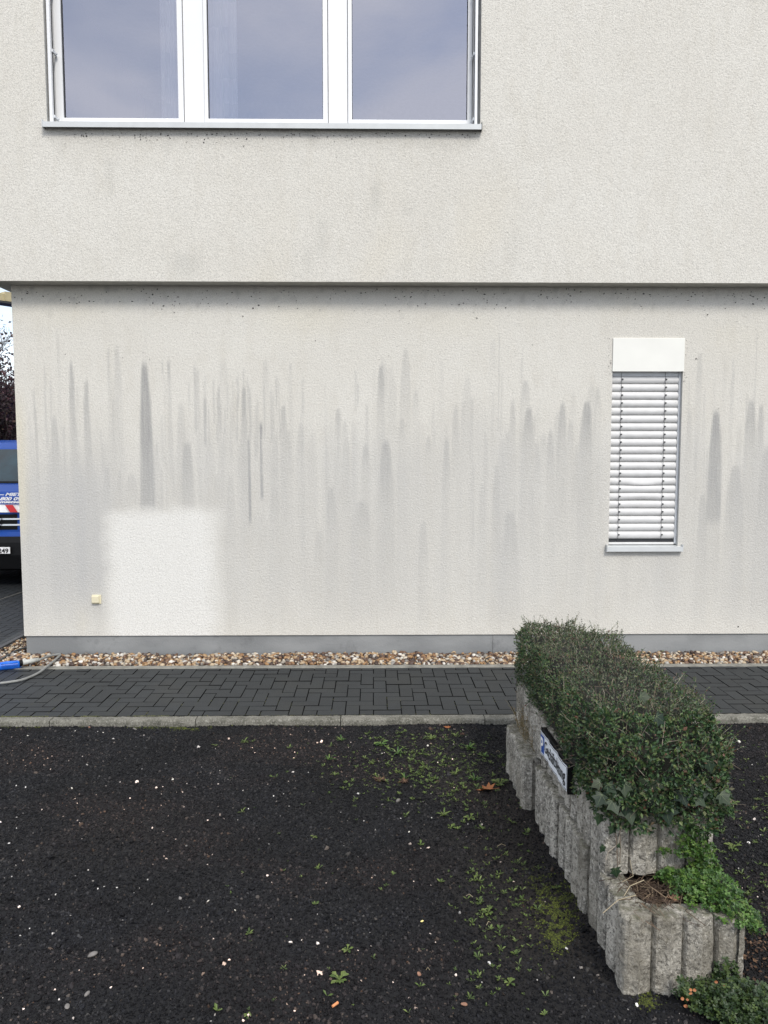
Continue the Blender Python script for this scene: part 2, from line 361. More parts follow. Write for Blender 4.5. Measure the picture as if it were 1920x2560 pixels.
def setattr_f(me, name, arr):
    a = me.attributes.new(name, 'FLOAT', 'POINT'); a.data.foreach_set('value', np.asarray(arr, dtype=np.float32))
# ------------------------------------------------------------------ main dimensions
YL = G(960, 1637, 0).y           # lower wall plane
YU = YL-.17                      # upper wall plane
XL = W(45, 1180, YL).x           # left corner of lower wall
XUL = W(-39, 700, YU).x          # left corner of upper wall
XR = 8.0
PZ = W(960, 1587, YL).z          # plinth top
LZ = W(960, 705, YU).z           # soffit height
TOPZ = 7.4; DEEP = 8.0
YE0, YE1 = G(960, 1669.5).y, G(960, 1663).y   # pebble edging
YK = G(960, 1787).y; YKF = YK-.085            # kerb back and front
GZ = -.045
# ================================================================== SETTING
far = MB(); far.box(-150, -60, -.40, 150, 200, -.10); o = far.build('ground', M_FAR, kind='structure')
# ---------------- parking ground, fine grid
gx = np.arange(-4.6, 4.6, .03); gy = np.arange(-1.5, YKF+.03, .03)
X, Y = np.meshgrid(gx, gy); Z = np.empty(X.size)
def gh(x, y):
    z = GZ+.011*noise.noise((x*1.1, y*1.6, 3))+.005*noise.noise((x*5, y*6, 9))
    if x < -.7 and y < 3.6:
        m = min(1, (-.7-x)/.5)*min(1, (3.6-y)/.5); z += m*.020*math.sin((y*1.0+x*.35)*26+2*noise.noise((x*2, y*2, 1)))*max(0, .3+noise.noise((x*1.5, y*2.5, 5)))*1.6
    return z
Z = np.array([gh(a, b) for a, b in zip(X.ravel(), Y.ravel())])
nx, ny = len(gx), len(gy); i, j = np.meshgrid(np.arange(nx-1), np.arange(ny-1)); a = (j*nx+i).ravel()
me = mesh_np(np.stack([X.ravel(), Y.ravel(), Z], 1), np.stack([a, a+1, a+nx+1, a+nx], 1), True)
soil = np.array([max(0, min(1, 1.25-abs(x-.74)/.42+.9*noise.noise((x*3, y*3, 2))))*max(0, min(1, (4.7-y)/.5))*max(0, min(1, (y-2.35)/.5)) if x < .95 else 0 for x, y in zip(X.ravel(), Y.ravel())])
brn = np.array([.45*max(0, 1-((x+1.35)/.75)**2-((y-3.65)/.45)**2) for x, y in zip(X.ravel(), Y.ravel())])
setattr_f(me, 'soil', np.clip(soil+brn, 0, 1)); 
vis = np.array([1.0 if (1.9 < y and abs(x-.03*y) < .56*y+.25) else 0 for x, y in zip(X.ravel(), Y.ravel())])
setattr_f(me, 'dens', (vis*(1-.55*np.clip(soil, 0, 1))).astype(np.float32))
gnd = link('parking_ground', me, M_GROUND, kind='structure')
# grit: geometry nodes on a copy of the sheet
ng = bpy.data.node_groups.new('grit', 'GeometryNodeTree')
ng.interface.new_socket('Geometry', in_out='INPUT', socket_type='NodeSocketGeometry'); ng.interface.new_socket('Geometry', in_out='OUTPUT', socket_type='NodeSocketGeometry')
N_ = ng.nodes.new; K_ = ng.links.new
gi = N_('NodeGroupInput'); go = N_('NodeGroupOutput'); jn = N_('GeometryNodeJoinGeometry')
na = N_('GeometryNodeInputNamedAttribute'); na.data_type = 'FLOAT'; na.inputs['Name'].default_value = 'dens'
for k, (den, smin, smax, seed) in enumerate(((11500, .0026, .0056, 1), (1500, .0055, .0090, 2), (45, .009, .016, 3))):
    dp = N_('GeometryNodeDistributePointsOnFaces'); mu = N_('ShaderNodeMath'); mu.operation = 'MULTIPLY'; mu.inputs[1].default_value = den
    K_(na.outputs['Attribute'], mu.inputs[0]); K_(gi.outputs[0], dp.inputs['Mesh']); K_(mu.outputs[0], dp.inputs['Density']); dp.inputs['Seed'].default_value = seed
    ic = N_('GeometryNodeMeshIcoSphere'); ic.inputs['Radius'].default_value = 1; ic.inputs['Subdivisions'].default_value = 1 if k == 0 else 2
    sp_ = N_('GeometryNodeSetPosition'); nn = N_('ShaderNodeTexNoise'); nn.inputs['Scale'].default_value = .9; vs = N_('ShaderNodeVectorMath'); vs.operation = 'SUBTRACT'; vs.inputs[1].default_value = (.5, .5, .5)
    vm = N_('ShaderNodeVectorMath'); vm.operation = 'SCALE'; vm.inputs['Scale'].default_value = 1.9; K_(nn.outputs['Color'], vs.inputs[0]); K_(vs.outputs[0], vm.inputs[0]); K_(vm.outputs[0], sp_.inputs['Offset'])
    K_(ic.outputs['Mesh'], sp_.inputs['Geometry'])
    sm = N_('GeometryNodeSetMaterial'); sm.inputs['Material'].default_value = M_GRIT; K_(sp_.outputs[0], sm.inputs[0])
    ip = N_('GeometryNodeInstanceOnPoints'); K_(dp.outputs['Points'], ip.inputs['Points']); K_(sm.outputs[0], ip.inputs['Instance'])
    rr = N_('FunctionNodeRandomValue'); rr.data_type = 'FLOAT_VECTOR'; rr.inputs[0].default_value = (0, 0, 0); rr.inputs[1].default_value = (6.28, 6.28, 6.28)
    rs = N_('FunctionNodeRandomValue'); rs.data_type = 'FLOAT_VECTOR'; rs.inputs[0].default_value = (smin, smin*.8, smin*.7); rs.inputs[1].default_value = (smax*1.2, smax, smax*.8)
    rs.inputs['Seed'].default_value = 5+k
    K_(rr.outputs[0], ip.inputs['Rotation']); K_(rs.outputs[0], ip.inputs['Scale']); K_(ip.outputs[0], jn.inputs[0])
K_(jn.outputs[0], go.inputs[0])
grit = link('black_gravel', me.copy(), M_GRIT); md = grit.modifiers.new('grit', 'NODES'); md.node_group = ng
tag(grit, 'loose black lava grit with scattered pale chips covering the parking ground', 'gravel', kind='stuff')
# ---------------- footpath, pavers, edging, kerb
fp = MB(); fp.box(-6, YK, -.3, XR, YE0, -.012); fpo = fp.build('footpath', M_JOINT, kind='structure')
def paver_mesh(lx, ly, c=.0018):
    m = MB(); g = .0020; x0, x1, y0, y1 = g, lx-g, g, ly-g
    m.v = [(x0, y0, -.06), (x1, y0, -.06), (x1, y1, -.06), (x0, y1, -.06), (x0, y0, -c), (x1, y0, -c), (x1, y1, -c), (x0, y1, -c), (x0+c, y0+c, 0), (x1-c, y0+c, 0), (x1-c, y1-c, 0), (x0+c, y1-c, 0)]
    m.f = [(0, 1, 5, 4), (1, 2, 6, 5), (2, 3, 7, 6), (3, 0, 4, 7), (4, 5, 9, 8), (5, 6, 10, 9), (6, 7, 11, 10), (7, 4, 8, 11), (8, 9, 10, 11)]
    m2 = m.mesh(); m2.materials.append(M_PAVER); m2.materials.append(M_JOINT); m2.polygons.foreach_set('material_index', [1]*8+[0]); return m2
PM = {}
def pm(lx, ly):
    k = (round(lx, 3), round(ly, 3))
    if k not in PM: PM[k] = paver_mesh(lx, ly)
    return PM[k]
def herring(xa, xb, ya, yb_):
    out = []; x0 = -6.0; ni = int((xb-x0)/.1)+3; y0 = ya; nj = int(math.ceil((yb_-ya)/.1))
    for ii in range(-2, ni):
        for jj in range(-1, nj+1):
            k = (ii+jj) % 4
            if k == 0: bx_ = (ii, jj, 2, 1)
            elif k == 3: bx_ = (ii, jj, 1, 2)      # jj and jj+1? vertical piece
            else: continue
            X0, Y0 = x0+bx_[0]*.1, y0+bx_[1]*.1; X1, Y1 = X0+bx_[2]*.1, Y0+bx_[3]*.1
            X0c, X1c, Y0c, Y1c = max(X0, xa), min(X1, xb), max(Y0, ya), min(Y1, yb_)
            if X1c-X0c > .02 and Y1c-Y0c > .02: out.append((X0c, Y0c, X1c-X0c, Y1c-Y0c))
    return out
# (ii+jj)%4==0 covers (ii,jj),(ii+1,jj); the two other residues 2,3: vertical from (ii,jj) residue 2 to (ii,jj+1) residue 3
def herring2(xa, xb, ya, yb_):
    out = []; x0 = -6.0; ni = int((xb-x0)/.1)+3; nj = int(math.ceil((yb_-ya)/.1))
    for ii in range(-2, ni):
        for jj in range(-1, nj+1):
            k = (ii+jj) % 4
            if k == 0: s_ = (2, 1)
            elif k == 2: s_ = (1, 2)
            else: continue
            X0, Y0 = x0+ii*.1, ya+jj*.1; X1, Y1 = X0+s_[0]*.1, Y0+s_[1]*.1
            a0, a1, b0, b1 = max(X0, xa), min(X1, xb), max(Y0, ya), min(Y1, yb_)
            if a1-a0 > .02 and b1-b0 > .02: out.append((a0, b0, a1-a0, b1-b0))
    return out
pv = herring2(-4.2, 4.6, YK, YE0)
def score(p):
    x, y = proj((p[0]+p[2]/2, p[1]+p[3]/2, 0)); vis_ = -10 < x < 1930
    hid = 1330 < x < 1700
    return (0 if vis_ and not hid else 1 if vis_ else 2, p[1])
pv.sort(key=score)
rest = MB()
for k, (x, y, lx, ly) in enumerate(pv):
    dz = random.uniform(-.0025, .0015)
    if k < 298:
        o = link('paver', pm(lx, ly), None, fpo, (x, y, dz)); o.rotation_euler = (random.uniform(-.006, .006), random.uniform(-.006, .006), random.uniform(-.006, .006))
    else:
        src = pm(lx, ly); b = len(rest.v); rest.v += [(v.co.x+x, v.co.y+y, v.co.z+dz) for v in src.vertices]; rest.f += [tuple(b+q for q in p.vertices) for p in src.polygons]
pf = rest.build('paver_field', M_PAVER, fpo, kind='stuff'); pf.data.materials.append(M_JOINT); pf.data.polygons.foreach_set('material_index', ([1]*8+[0])*(len(pf.data.polygons)//9))
ed = MB(); ed.box(-6, YE0+.001, -.25, XR, YE1, .004)
edo = ed.build('path_edging', M_EDGE, kind='structure', bevel=.004)
kerb = empty('kerb', (0, YKF, 0)); kerb['kind'] = 'structure'
kx = G(125, 1800).x-4
while kx < XR:
    s = MB(); z1 = random.uniform(-.002, .003)
    # subdivided stone with a rounded, chipped front arris
    n = 34; rows = [(YKF, -.25), (YKF, -.03), (YKF, z1-.014), (YKF+.004, z1-.005), (YKF+.012, z1), (YK-.006, z1), (YK-.001, z1-.004), (YK-.001, -.25)]
    xs_ = np.linspace(kx+.003, kx+.997, n)
    for q, xx in enumerate(xs_):
        for r_, (yy, zz) in enumerate(rows):
            d = .0035*noise.noise((xx*22, yy*30, zz*30)) if zz > -.2 else 0; e = 0
            s.v.append((xx, yy+d+(random.uniform(0, .003) if r_ in (2, 3) else 0), zz+d))
    R_ = len(rows)
    for q in range(n-1):
        for r_ in range(R_-1):
            a_ = q*R_+r_; s.f.append((a_, a_+R_, a_+R_+1, a_+1))
    s.f.append(tuple(range(R_))); s.f.append(tuple((n-1)*R_+q for q in range(R_))[::-1])
    s.build('kerb_stone', M_KERB, kerb); kx += 1.0
# ---------------- yard left of the building
yd = MB(); yd.box(-40, YE0+.02, -.3, XL-.40, 60, -.014); ydo = yd.build('yard', M_JOINT, kind='structure')
rest = MB()
for (x, y, lx, ly) in herring2(-6.2, XL-.41, YE0+.06, 12.5):
    src = pm(lx, ly); b = len(rest.v); rest.v += [(v.co.x+x, v.co.y+y, v.co.z+random.uniform(-.0004, 0)) for v in src.vertices]; rest.f += [tuple(b+q for q in p.vertices) for p in src.polygons]
pf = rest.build('paver_field', M_PAVER, ydo, kind='stuff'); pf.data.materials.append(M_JOINT); pf.data.polygons.foreach_set('material_index', ([1]*8+[0])*(len(pf.data.polygons)//9))
p0 = G(0, 1499); p1 = G(60, 1479)
yk = MB(); dx = (p1.y-p0.y)/(p1.x-p0.x)
yk.v = [(p0.x-2, p0.y-2*dx, .004), (p1.x+1.5, p1.y+1.5*dx, .004), (p1.x+1.5, p1.y+1.5*dx+.07, .004), (p0.x-2, p0.y-2*dx+.07, .004)]
yk.v += [(a_, b_, -.1) for a_, b_, c_ in yk.v]; yk.f = [(0, 1, 2, 3), (0, 4, 5, 1), (2, 6, 7, 3)]
yk.build('yard_edging', M_EDGE, kind='structure')
se = MB(); se.box(XL-.395, YE1+.01, -.25, XL-.345, 16, .012); seo = se.build('side_edging', simple('dark_edging', (.07, .072, .075), .85, bump=.4), kind='structure')
# drain slots beside the edging
dr = empty('drain_channel', (XL-.43, YL, 0)); tag(dr, 'dark slotted drain channel along the pebble strip at the left corner', 'drain')
c_ = MB(); c_.box(XL-.465, YL-.3, .0005, XL-.4, 12, .0042); c_.build('channel_frame', M_BLACKP, dr)
b_ = MB(); yy = YL-.28
while yy < 11.9: b_.box(XL-.459, yy, .0045, XL-.406, yy+.022, .0095); yy += .042
b_.build('grate_bars', M_RAIL if False else M_HOSED, dr, kind='stuff')
# ---------------- pebbles
bed = MB(); bed.box(XL-.34, YE1+.002, -.2, XR, YL-.014, -.03); bed.box(XL-.34, YL-.013, -.2, XL-.002, 16, -.03); bed.build('pebble_bed', M_SOIL, kind='structure')
def strip(n, x0, x1, y0, y1, z0, z1, s0, s1):
    P = np.stack([rng.uniform(x0, x1, n), rng.uniform(y0, y1, n), rng.uniform(z0, z1, n)], 1); return P, rng.uniform(s0, s1, n)
parts = []
XV = 4.5
for (z, n) in ((-.022, 2600), (-.008, 3300), (.004, 3500)):
    P, s = strip(n, XL-.3, XV, YE1+.012, YL-.018, z-.006, z+.006,  .024, .046)
    P[:, 2] += .016*np.clip((P[:, 1]-YE1)/(YL-YE1), 0, 1)+.006*np.sin(P[:, 0]*5+1)*np.sin(P[:, 0]*2.3)
    k = ~((P[:, 0] > G(1340, 1650).x) & (P[:, 0] < G(1560, 1650).x)) | (rng.random(n) < .25)
    parts.append(pebbles(P[k], s[k], base=ICO2 if z > 0 else ICO1))
for (z, n) in ((-.016, 500), (.0, 900)):
    P, s = strip(n, XL-.33, XL-.012, YL, YL+2.6, z-.006, z+.006, .02, .036); parts.append(pebbles(P, s, base=ICO1))
VV = []; FF = []; b = 0
for v_, f_ in parts: VV.append(v_); FF.append(f_+b); b += len(v_)
o = link('pebbles', mesh_np(np.concatenate(VV), np.concatenate(FF), True), M_PEB)
tag(o, 'mixed tan, brown and white river pebbles in a strip along the plinth', 'pebbles', kind='stuff')
# ================================================================== BUILDING
bld = empty('office_building', ((XL+XR)/2, YL, 0)); tag(bld, 'pale rendered office building with grey plinth and streaked lower wall', 'building')
# lower wall: blind window opening
bx0, bx1 = W(1526, 1150, YL).x, W(1700.5, 1150, YL).x
bzt, bzb = W(1618, 846, YL).z, W(1618, 1366, YL).z
xs = seg(XL, bx0, .012)+seg(bx0, bx1, .03)[1:]+seg(bx1, 3.9, .012)[1:]+seg(3.9, XR, .5)[1:]
zs = seg(PZ, bzb, .02)+seg(bzb, bzt, .03)[1:]+seg(bzt, LZ, .02)[1:]
V, Fc = grid_xz(xs, zs, YL, (bx0, bx1, bzb, bzt))
me = mesh_np(V, Fc, True)
# stains, written in photograph pixels and carried to metres on the wall
KX = 920/1659.; S = 1920/1659.
def A7(x, y): return (x*KX+40, y*KX+850)
streaks = []
for (x, yt, wd, ybt, s) in [(85,270,14,700,.4),(127,95,10,500,.35),(155,165,8,600,.3),(172,330,34,720,.5),(247,85,22,500,.7),(262,330,26,700,.4),(315,165,26,700,.6),(215,370,14,800,.4),(415,30,12,300,.4),(435,250,12,600,.4),(408,560,24,740,.5),(350,530,20,1200,.3),(578,82,46,790,1.0),(600,380,36,790,.5),(520,600,50,760,.35),(465,580,20,760,.35),(635,460,14,560,.35),(688,90,16,200,.7),(660,90,8,150,.4),(770,450,46,790,.72),(805,100,10,420,.4),(850,250,9,480,.75),(868,300,7,480,.4),(915,190,12,480,.55),(940,300,6,420,.4),(905,600,24,800,.3),(1025,120,8,300,.4),(1026,195,20,480,.8),(1050,430,9,835,1.2),(1080,290,8,540,.4),(1103,362,10,725,1.2),(1205,285,20,480,.65),(1220,400,40,640,.4),(1165,560,22,700,.35),(1165,650,40,900,.35),(1237,100,14,160,.4),(1290,375,16,600,.35),(1293,165,8,340,.3),(1452,300,16,560,.45),(1543,190,7,290,.5),(1420,655,38,900,.55),(1370,850,20,1100,.3),(1562,715,50,900,.45),(1575,460,24,600,.5),(190,800,18,900,.35),(235,790,16,900,.35)]:
    a = A7(x, yt); b = A7(x, ybt); streaks.append((a[0], a[1], wd*KX, b[1], s))
for (x, yt, wd, ybt, s) in [(823,785,13,890,.7),(833,945,26,1110,.75),(790,955,14,1050,.45),(868,900,12,960,.45),(898,840,10,900,.35),(925,940,10,1000,.4),(965,940,14,1100,.5),(985,870,14,1060,.35),(915,1120,16,1250,.4),(1073,995,16,1250,.45),(1103,1100,30,1250,.5),(1135,820,14,880,.45),(1142,875,20,1000,.7),(1108,860,10,960,.35),(1097,930,10,1000,.35),(1160,950,14,1080,.35),(1175,935,12,1000,.3),(1190,925,14,1060,.5),(1215,865,16,1000,.65),(1233,905,12,1000,.4),(1268,862,22,1010,.8),(1292,835,10,900,.4),(1512,760,9,860,.4),(1490,880,10,1000,.3),(1548,880,24,1130,.95),(1590,1000,34,1200,.6),(1624,860,20,1000,.7),(1645,870,12,1000,.6),(1657,960,30,1200,.6),(1519,1060,20,1250,.5),(730,880,11,940,.5),(745,905,9,960,.35),(650,910,12,1000,.35),(690,1140,20,1250,.3),(1000,860,8,960,.25),(1050,930,10,1100,.25),(560,1100,40,1250,.2),(780,1075,40,1230,.3)]:
    streaks.append((x*S, yt*S, wd*S, ybt*S, s))
r2 = random.Random(3)
for k in range(190):
    x = r2.uniform(60, 1910); s = r2.uniform(.08, .36); wd = r2.choice([4, 5, 7, 9, 14, 22])
    if 1500 < x < 1720: continue
    yt = r2.gauss(1050, 110); streaks.append((x, yt, wd, yt+r2.uniform(80, 320), s))
for k in range(30):
    x = r2.uniform(470, 700); yt = r2.uniform(930, 1010); streaks.append((x, yt, r2.uniform(2.4, 4.5), yt+r2.uniform(60, 150), r2.uniform(.2, .5)))
Xa, Za = V[:, 0], V[:, 2]; stain = np.zeros(len(V)); grey = np.zeros(len(V))
wob = .0015*np.sin(Za*9+Xa*2)+.001*np.sin(Za*23+Xa*5)
def sst(x, a, b): u = np.clip((x-a)/(b-a), 0, 1); return u*u*(3-2*u)
for (px, yt, wd, yb2, s) in streaks:
    p = W(px, yt, YL); q = W(px, yb2, YL); hw = wd/2/F*YL*(1.75 if wd > 10 else 1.25)
    d = p.z-Za; Lh = max(.05, p.z-q.z)
    thin = wd < 6.5
    dn = np.clip(d/(Lh*.8), 0, 1)
    half = hw*((.75+.25*dn) if thin else (.14+.86*dn**.5)+.35*np.clip((d-Lh*.8)/.8, 0, 1))+.003
    jag = .30*np.sin(Xa*310+p.x*50)*np.sin(Xa*131+p.x*9)
    lat = np.clip((1-np.abs(Xa-p.x+wob)/half)*(1.9 if not thin else 1.7)+jag*(.25 if thin else .5), 0, 1)*(np.abs(Xa-p.x) < half*1.3); lat = sst(lat, 0, .9)
    rise = sst(d, -.006, .02+Lh*.06)
    if thin: fade = 1-sst(d, Lh*.92, Lh*1.03)
    elif s > .85: fade = 1-.15*sst(d, Lh*.3, Lh)-.55*sst(d, Lh*.92, Lh*1.06)
    else: fade = 1-.62*sst(d, Lh*.12, Lh*1.1)
    fade = fade*(1-sst(d, Lh+.2, Lh+1.25))
    stain = np.maximum(stain, s*.70*lat*rise*fade)+.19*s*lat*rise*fade
zt = W(960, 1010, YL).z
topn = np.array([noise.noise((x*1.7, 0, 4))*.30+noise.noise((x*6, 0, 8))*.12 for x in Xa[:len(xs)]]); topn = np.tile(topn, len(zs))
band = sst(zt+topn-Za, 0, .55)*(1-.55*sst(.75-Za, 0, .5))
colm = np.array([.55+.5*noise.noise((x*2.1, 3, 4))+.35*noise.noise((x*9, 3, 1)) for x in Xa[:len(xs)]]); colm = np.tile(colm, len(zs))
left = 1-sst(Xa, -2.5, -2.1)
grey = np.clip(band*np.clip(colm-.02, .10, 1)*.62+band*left*.45*sst(1.9-Za, 0, .5), 0, 1)
# bright repainted rectangle beside the socket
cx0, cx1 = W(262, 1430, YL).x, W(548, 1430, YL).x; cz1 = W(400, 1275, YL).z
nw = np.array([noise.noise((x*7, z*7, 2))*.035 for x, z in zip(Xa, Za)])
clean = sst(Xa+nw*1.1, cx0-.06, cx0+.15)*(1-sst(Xa+nw*1.1, cx1-.16, cx1+.10))*(1-sst(Za+nw+.05*(Xa-cx0-.5)*-.6, cz1-.08, cz1+.06))
clean = np.clip(clean, 0, 1)
stain = np.clip(stain, 0, 1)*(1-clean)*(1-.8*sst(.42-Za, 0, .25)); grey *= (1-clean)*(1-.5*sst(.40-Za, 0, .2))
# grey margin stays around the sides
warm = np.clip(.75*(1-sst(Xa-XL, .0, .13))*sst(2.5-Za, 0, .5)*sst(Za-.9, 0, .5), 0, .6)
warm += np.array([max(0, noise.noise((x*.9, z*2, 12)))*.55 for x, z in zip(Xa, Za)])*sst(Za, 2.5, 3.1)
dirt = .35*sst(Za, LZ-.16, LZ)*1.0+np.array([max(0, noise.noise((x*14, z*14, 2))-.25)*.8 for x, z in zip(Xa, Za)])*sst(Za, LZ-.45, LZ-.05)  # smooth darkening up to the soffit, plus random dirt blotches
gl = np.exp(-((Xa-W(208, 1540, YL).x)**2/.003+(Za-W(230, 1550, YL).z)**2/.02))*.25
for nme, arr in (('stain', stain), ('grey', grey), ('warm', warm+gl*.8), ('clean', clean*.85), ('dirt', dirt)): setattr_f(me, nme, arr)
link('lower_wall', me, M_PL, bld)
s = MB()   # side wall of the lower storey, and its underside drip edge
s.box(XL+.002, YL+.002, PZ, XL+.30, YL+DEEP, LZ); s.box(XL+.31, YL+.004, PZ-.002, bx0-.2, YL+.09, PZ+.05)
s.build('side_wall', M_PU, bld)
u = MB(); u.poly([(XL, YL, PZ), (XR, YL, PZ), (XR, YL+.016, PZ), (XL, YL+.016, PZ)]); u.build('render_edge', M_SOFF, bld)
pl = MB(); xj = W(1233, 1600, YL).x
pl.box(XL+.012, YL+.014, -.3, xj-.003, YL+.2, PZ+.003); pl.box(XL+.012, YL+.2, -.3, XL+.2, YL+DEEP, PZ+.003)
pl.build('plinth', M_PLINTH, bld)
pl = MB(); pl.box(xj, YL+.014, -.3, XR, YL+.2, PZ+.003); pl.build('plinth', M_PLINTH, bld)
pl = MB(); pl.box(xj-.003, YL+.02, -.3, xj, YL+.19, PZ); pl.build('expansion_joint', M_DARKGAP, bld)
# soffit
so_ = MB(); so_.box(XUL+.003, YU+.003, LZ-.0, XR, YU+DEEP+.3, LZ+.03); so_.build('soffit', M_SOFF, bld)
# thin shadow joint trim between soffit and lower wall
# upper wall with window opening
ux0, ux1 = W(114, 200, YU).x, W(1202, 200, YU).x
uzb = W(650, 319, YU).z; uzt = uzb+1.62
xs = seg(XUL, ux0, .1)+seg(ux0, ux1, .03)[1:]+seg(ux1, 4.2, .05)[1:]+seg(4.2, XR, .6)[1:]
zs = seg(LZ, uzb, .03)+seg(uzb, uzt, .2)[1:]+seg(uzt, TOPZ, .3)[1:]
V, Fc = grid_xz(xs, zs, YU, (ux0, ux1, uzb, uzt)); me = mesh_np(V, Fc, True); Xa, Za = V[:, 0], V[:, 2]
st = np.zeros(len(V)); wm = np.zeros(len(V))
for (px, yt, hw, yb2, s_) in [(812*S, 385*S, 5, 460*S, .35), (695*S, 460*S, 7, 560*S, .22), (665*S, 520*S, 6, 600*S, .2), (400*S, 540*S, 20, 600*S, .3), (360*S, 300*S, 4, 330*S, .25), (235*S, 330*S, 5, 420*S, .2), (1110*S, 480*S, 8, 580*S, .15), (880*S, 420*S, 9, 470*S, .15)]:
    p = W(px, yt, YU); q = W(px, yb2, YU); d = p.z-Za; Lh = p.z-q.z
    st = np.maximum(st, s_*np.exp(-((Xa-p.x)/(hw/F*YU*1.4+.015))**2)*sst(d, 0, Lh*.3)*(1-sst(d, Lh*.6, Lh*1.3)))
wm = np.array([max(0, noise.noise((x*1.6, z*1.6, 7)))*.5 for x, z in zip(Xa, Za)])*(1-sst(Za, uzb-.9, uzb-.2))*sst(Xa, -1.5, -.4)*(1-sst(Xa, 1.3, 2.2))
dt = .35*(1-sst(uzb-Za, .02, .22))*(Za < uzb+.01)*sst(Xa, ux0-.05, ux0+.1)*(1-sst(Xa, ux1-.1, ux1+.05))  # smooth darker band below the sill, fading downwards
dt += np.array([max(0, noise.noise((x*9, z*9, 2))-.1)*.35 for x, z in zip(Xa, Za)])*sst(uzb-Za, -.01, .02)*(1-sst(uzb-Za, .05, .5))*(Xa > ux0)*(Xa < ux1)
for nme, arr in (('stain', st), ('warm', wm), ('dirt', dt)): setattr_f(me, nme, arr)
link('upper_wall', me, M_PU, bld)
s = MB(); s.box(XUL, YU+.003, LZ+.001, XUL+.3, YU+DEEP, TOPZ-.002); s.box(XUL+.31, YU+DEEP-.3, LZ+.04, XR, YU+DEEP, TOPZ-.002); s.build('side_wall', M_PU, bld)
s = MB(); s.box(XUL-.05, YU-.05, TOPZ, XR, YU+DEEP+.05, TOPZ+.12); s.build('roof_slab', M_ALU, bld)
s = MB(); s.box(XR-.3, YU+.01, -.3, XR-.01, YU+DEEP, TOPZ-.002); s.build('end_wall', M_PU, bld)
# ---------------- upper window
YG = YU+.15
win = empty('window', (0, YG, uzb)); win.parent = bld; win.location = Vector((0, YG, uzb))-Vector(bld.location)
s = MB(); s.box(ux0-.005, YU+.004, uzb-.1, ux0-.002, YG+.12, uzt+.05)
rv = MB()
rv.poly([(ux0, YU, uzb), (ux0, YG+.1, uzb), (ux0, YG+.1, uzt), (ux0, YU, uzt)]); rv.poly([(ux1, YG+.1, uzb), (ux1, YU, uzb), (ux1, YU, uzt), (ux1, YG+.1, uzt)])
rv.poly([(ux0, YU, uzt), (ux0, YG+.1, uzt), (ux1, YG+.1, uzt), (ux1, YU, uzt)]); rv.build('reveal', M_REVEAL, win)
def wx(px): return W(px, 250, YG).x
sz = W(650, 306, YG-.02).z-.004
gz = W(650, 297, YG-.02).z
fr = MB(); fr.box(ux0+.003, YG+.0, sz-.06, wx(140), YG+.07, uzt-.003); fr.box(wx(1181), YG, sz-.06, ux1-.003, YG+.07, uzt-.003)
fr.box(wx(461), YG, sz-.06, wx(511), YG+.07, uzt-.003); fr.box(wx(821), YG, sz-.06, wx(869), YG+.07, uzt-.003)
fr.box(wx(140), YG+.001, uzt-.07, wx(461), YG+.069, uzt-.004); fr.box(wx(511), YG+.001, uzt-.07, wx(821), YG+.069, uzt-.004); fr.box(wx(869), YG+.001, uzt-.07, wx(1181), YG+.069, uzt-.004)
fr.box(wx(140), YG+.001, sz-.06, wx(461), YG+.069, sz+.002); fr.box(wx(511), YG+.001, sz-.06, wx(821), YG+.069, sz+.002); fr.box(wx(869), YG+.001, sz-.06, wx(1181), YG+.069, sz+.002)
fr.build('frame', M_WHITE, win, bevel=.003)
for (a0, a1, g0, g1) in ((142, 459.5, 160, 447), (512.5, 819.5, 521, 808), (870.5, 1179, 880, 1168)):
    s = MB(); x0, x1, h0, h1 = wx(a0), wx(a1), wx(g0), wx(g1); za, zb, zc, zd = sz+.004, uzt-.074, gz, uzt-.12; yf = YG-.018
    # mitred sash: four trapezoids with depth and a bevelled glazing bead
    O = [(x0, za), (x1, za), (x1, zb), (x0, zb)]; I = [(h0, zc), (h1, zc), (h1, zd), (h0, zd)]
    for k in range(4):
        k2 = (k+1) % 4; o0, o1, i0, i1 = O[k], O[k2], I[k], I[k2]
        def P3(p, y): return (p[0], y, p[1])
        s.poly([P3(o0, yf), P3(o1, yf), P3(i1, yf), P3(i0, yf)]); s.poly([P3(o0, YG+.05), P3(o1, YG+.05), P3(o1, yf), P3(o0, yf)]); s.poly([P3(i0, yf), P3(i1, yf), P3(i1, YG+.03), P3(i0, YG+.03)])
    s.build('sash', M_WHITE, win)
    gk = MB(); e = .0045
    for (a, b, c, d) in ((h0, zc, h1, zc+e), (h0, zd-e, h1, zd), (h0, zc+e, h0+e, zd-e), (h1-e, zc+e, h1, zd-e)): gk.box(a, YG-.004, b, c, YG+.02, d)
    gk.build('gasket', M_DARKGAP, win)
    g = MB(); g.poly([(h0, YG+.01, zc), (h1, YG+.01, zc), (h1, YG+.01, zd), (h0, YG+.01, zd)]); g.build('pane', M_GLASS, win)
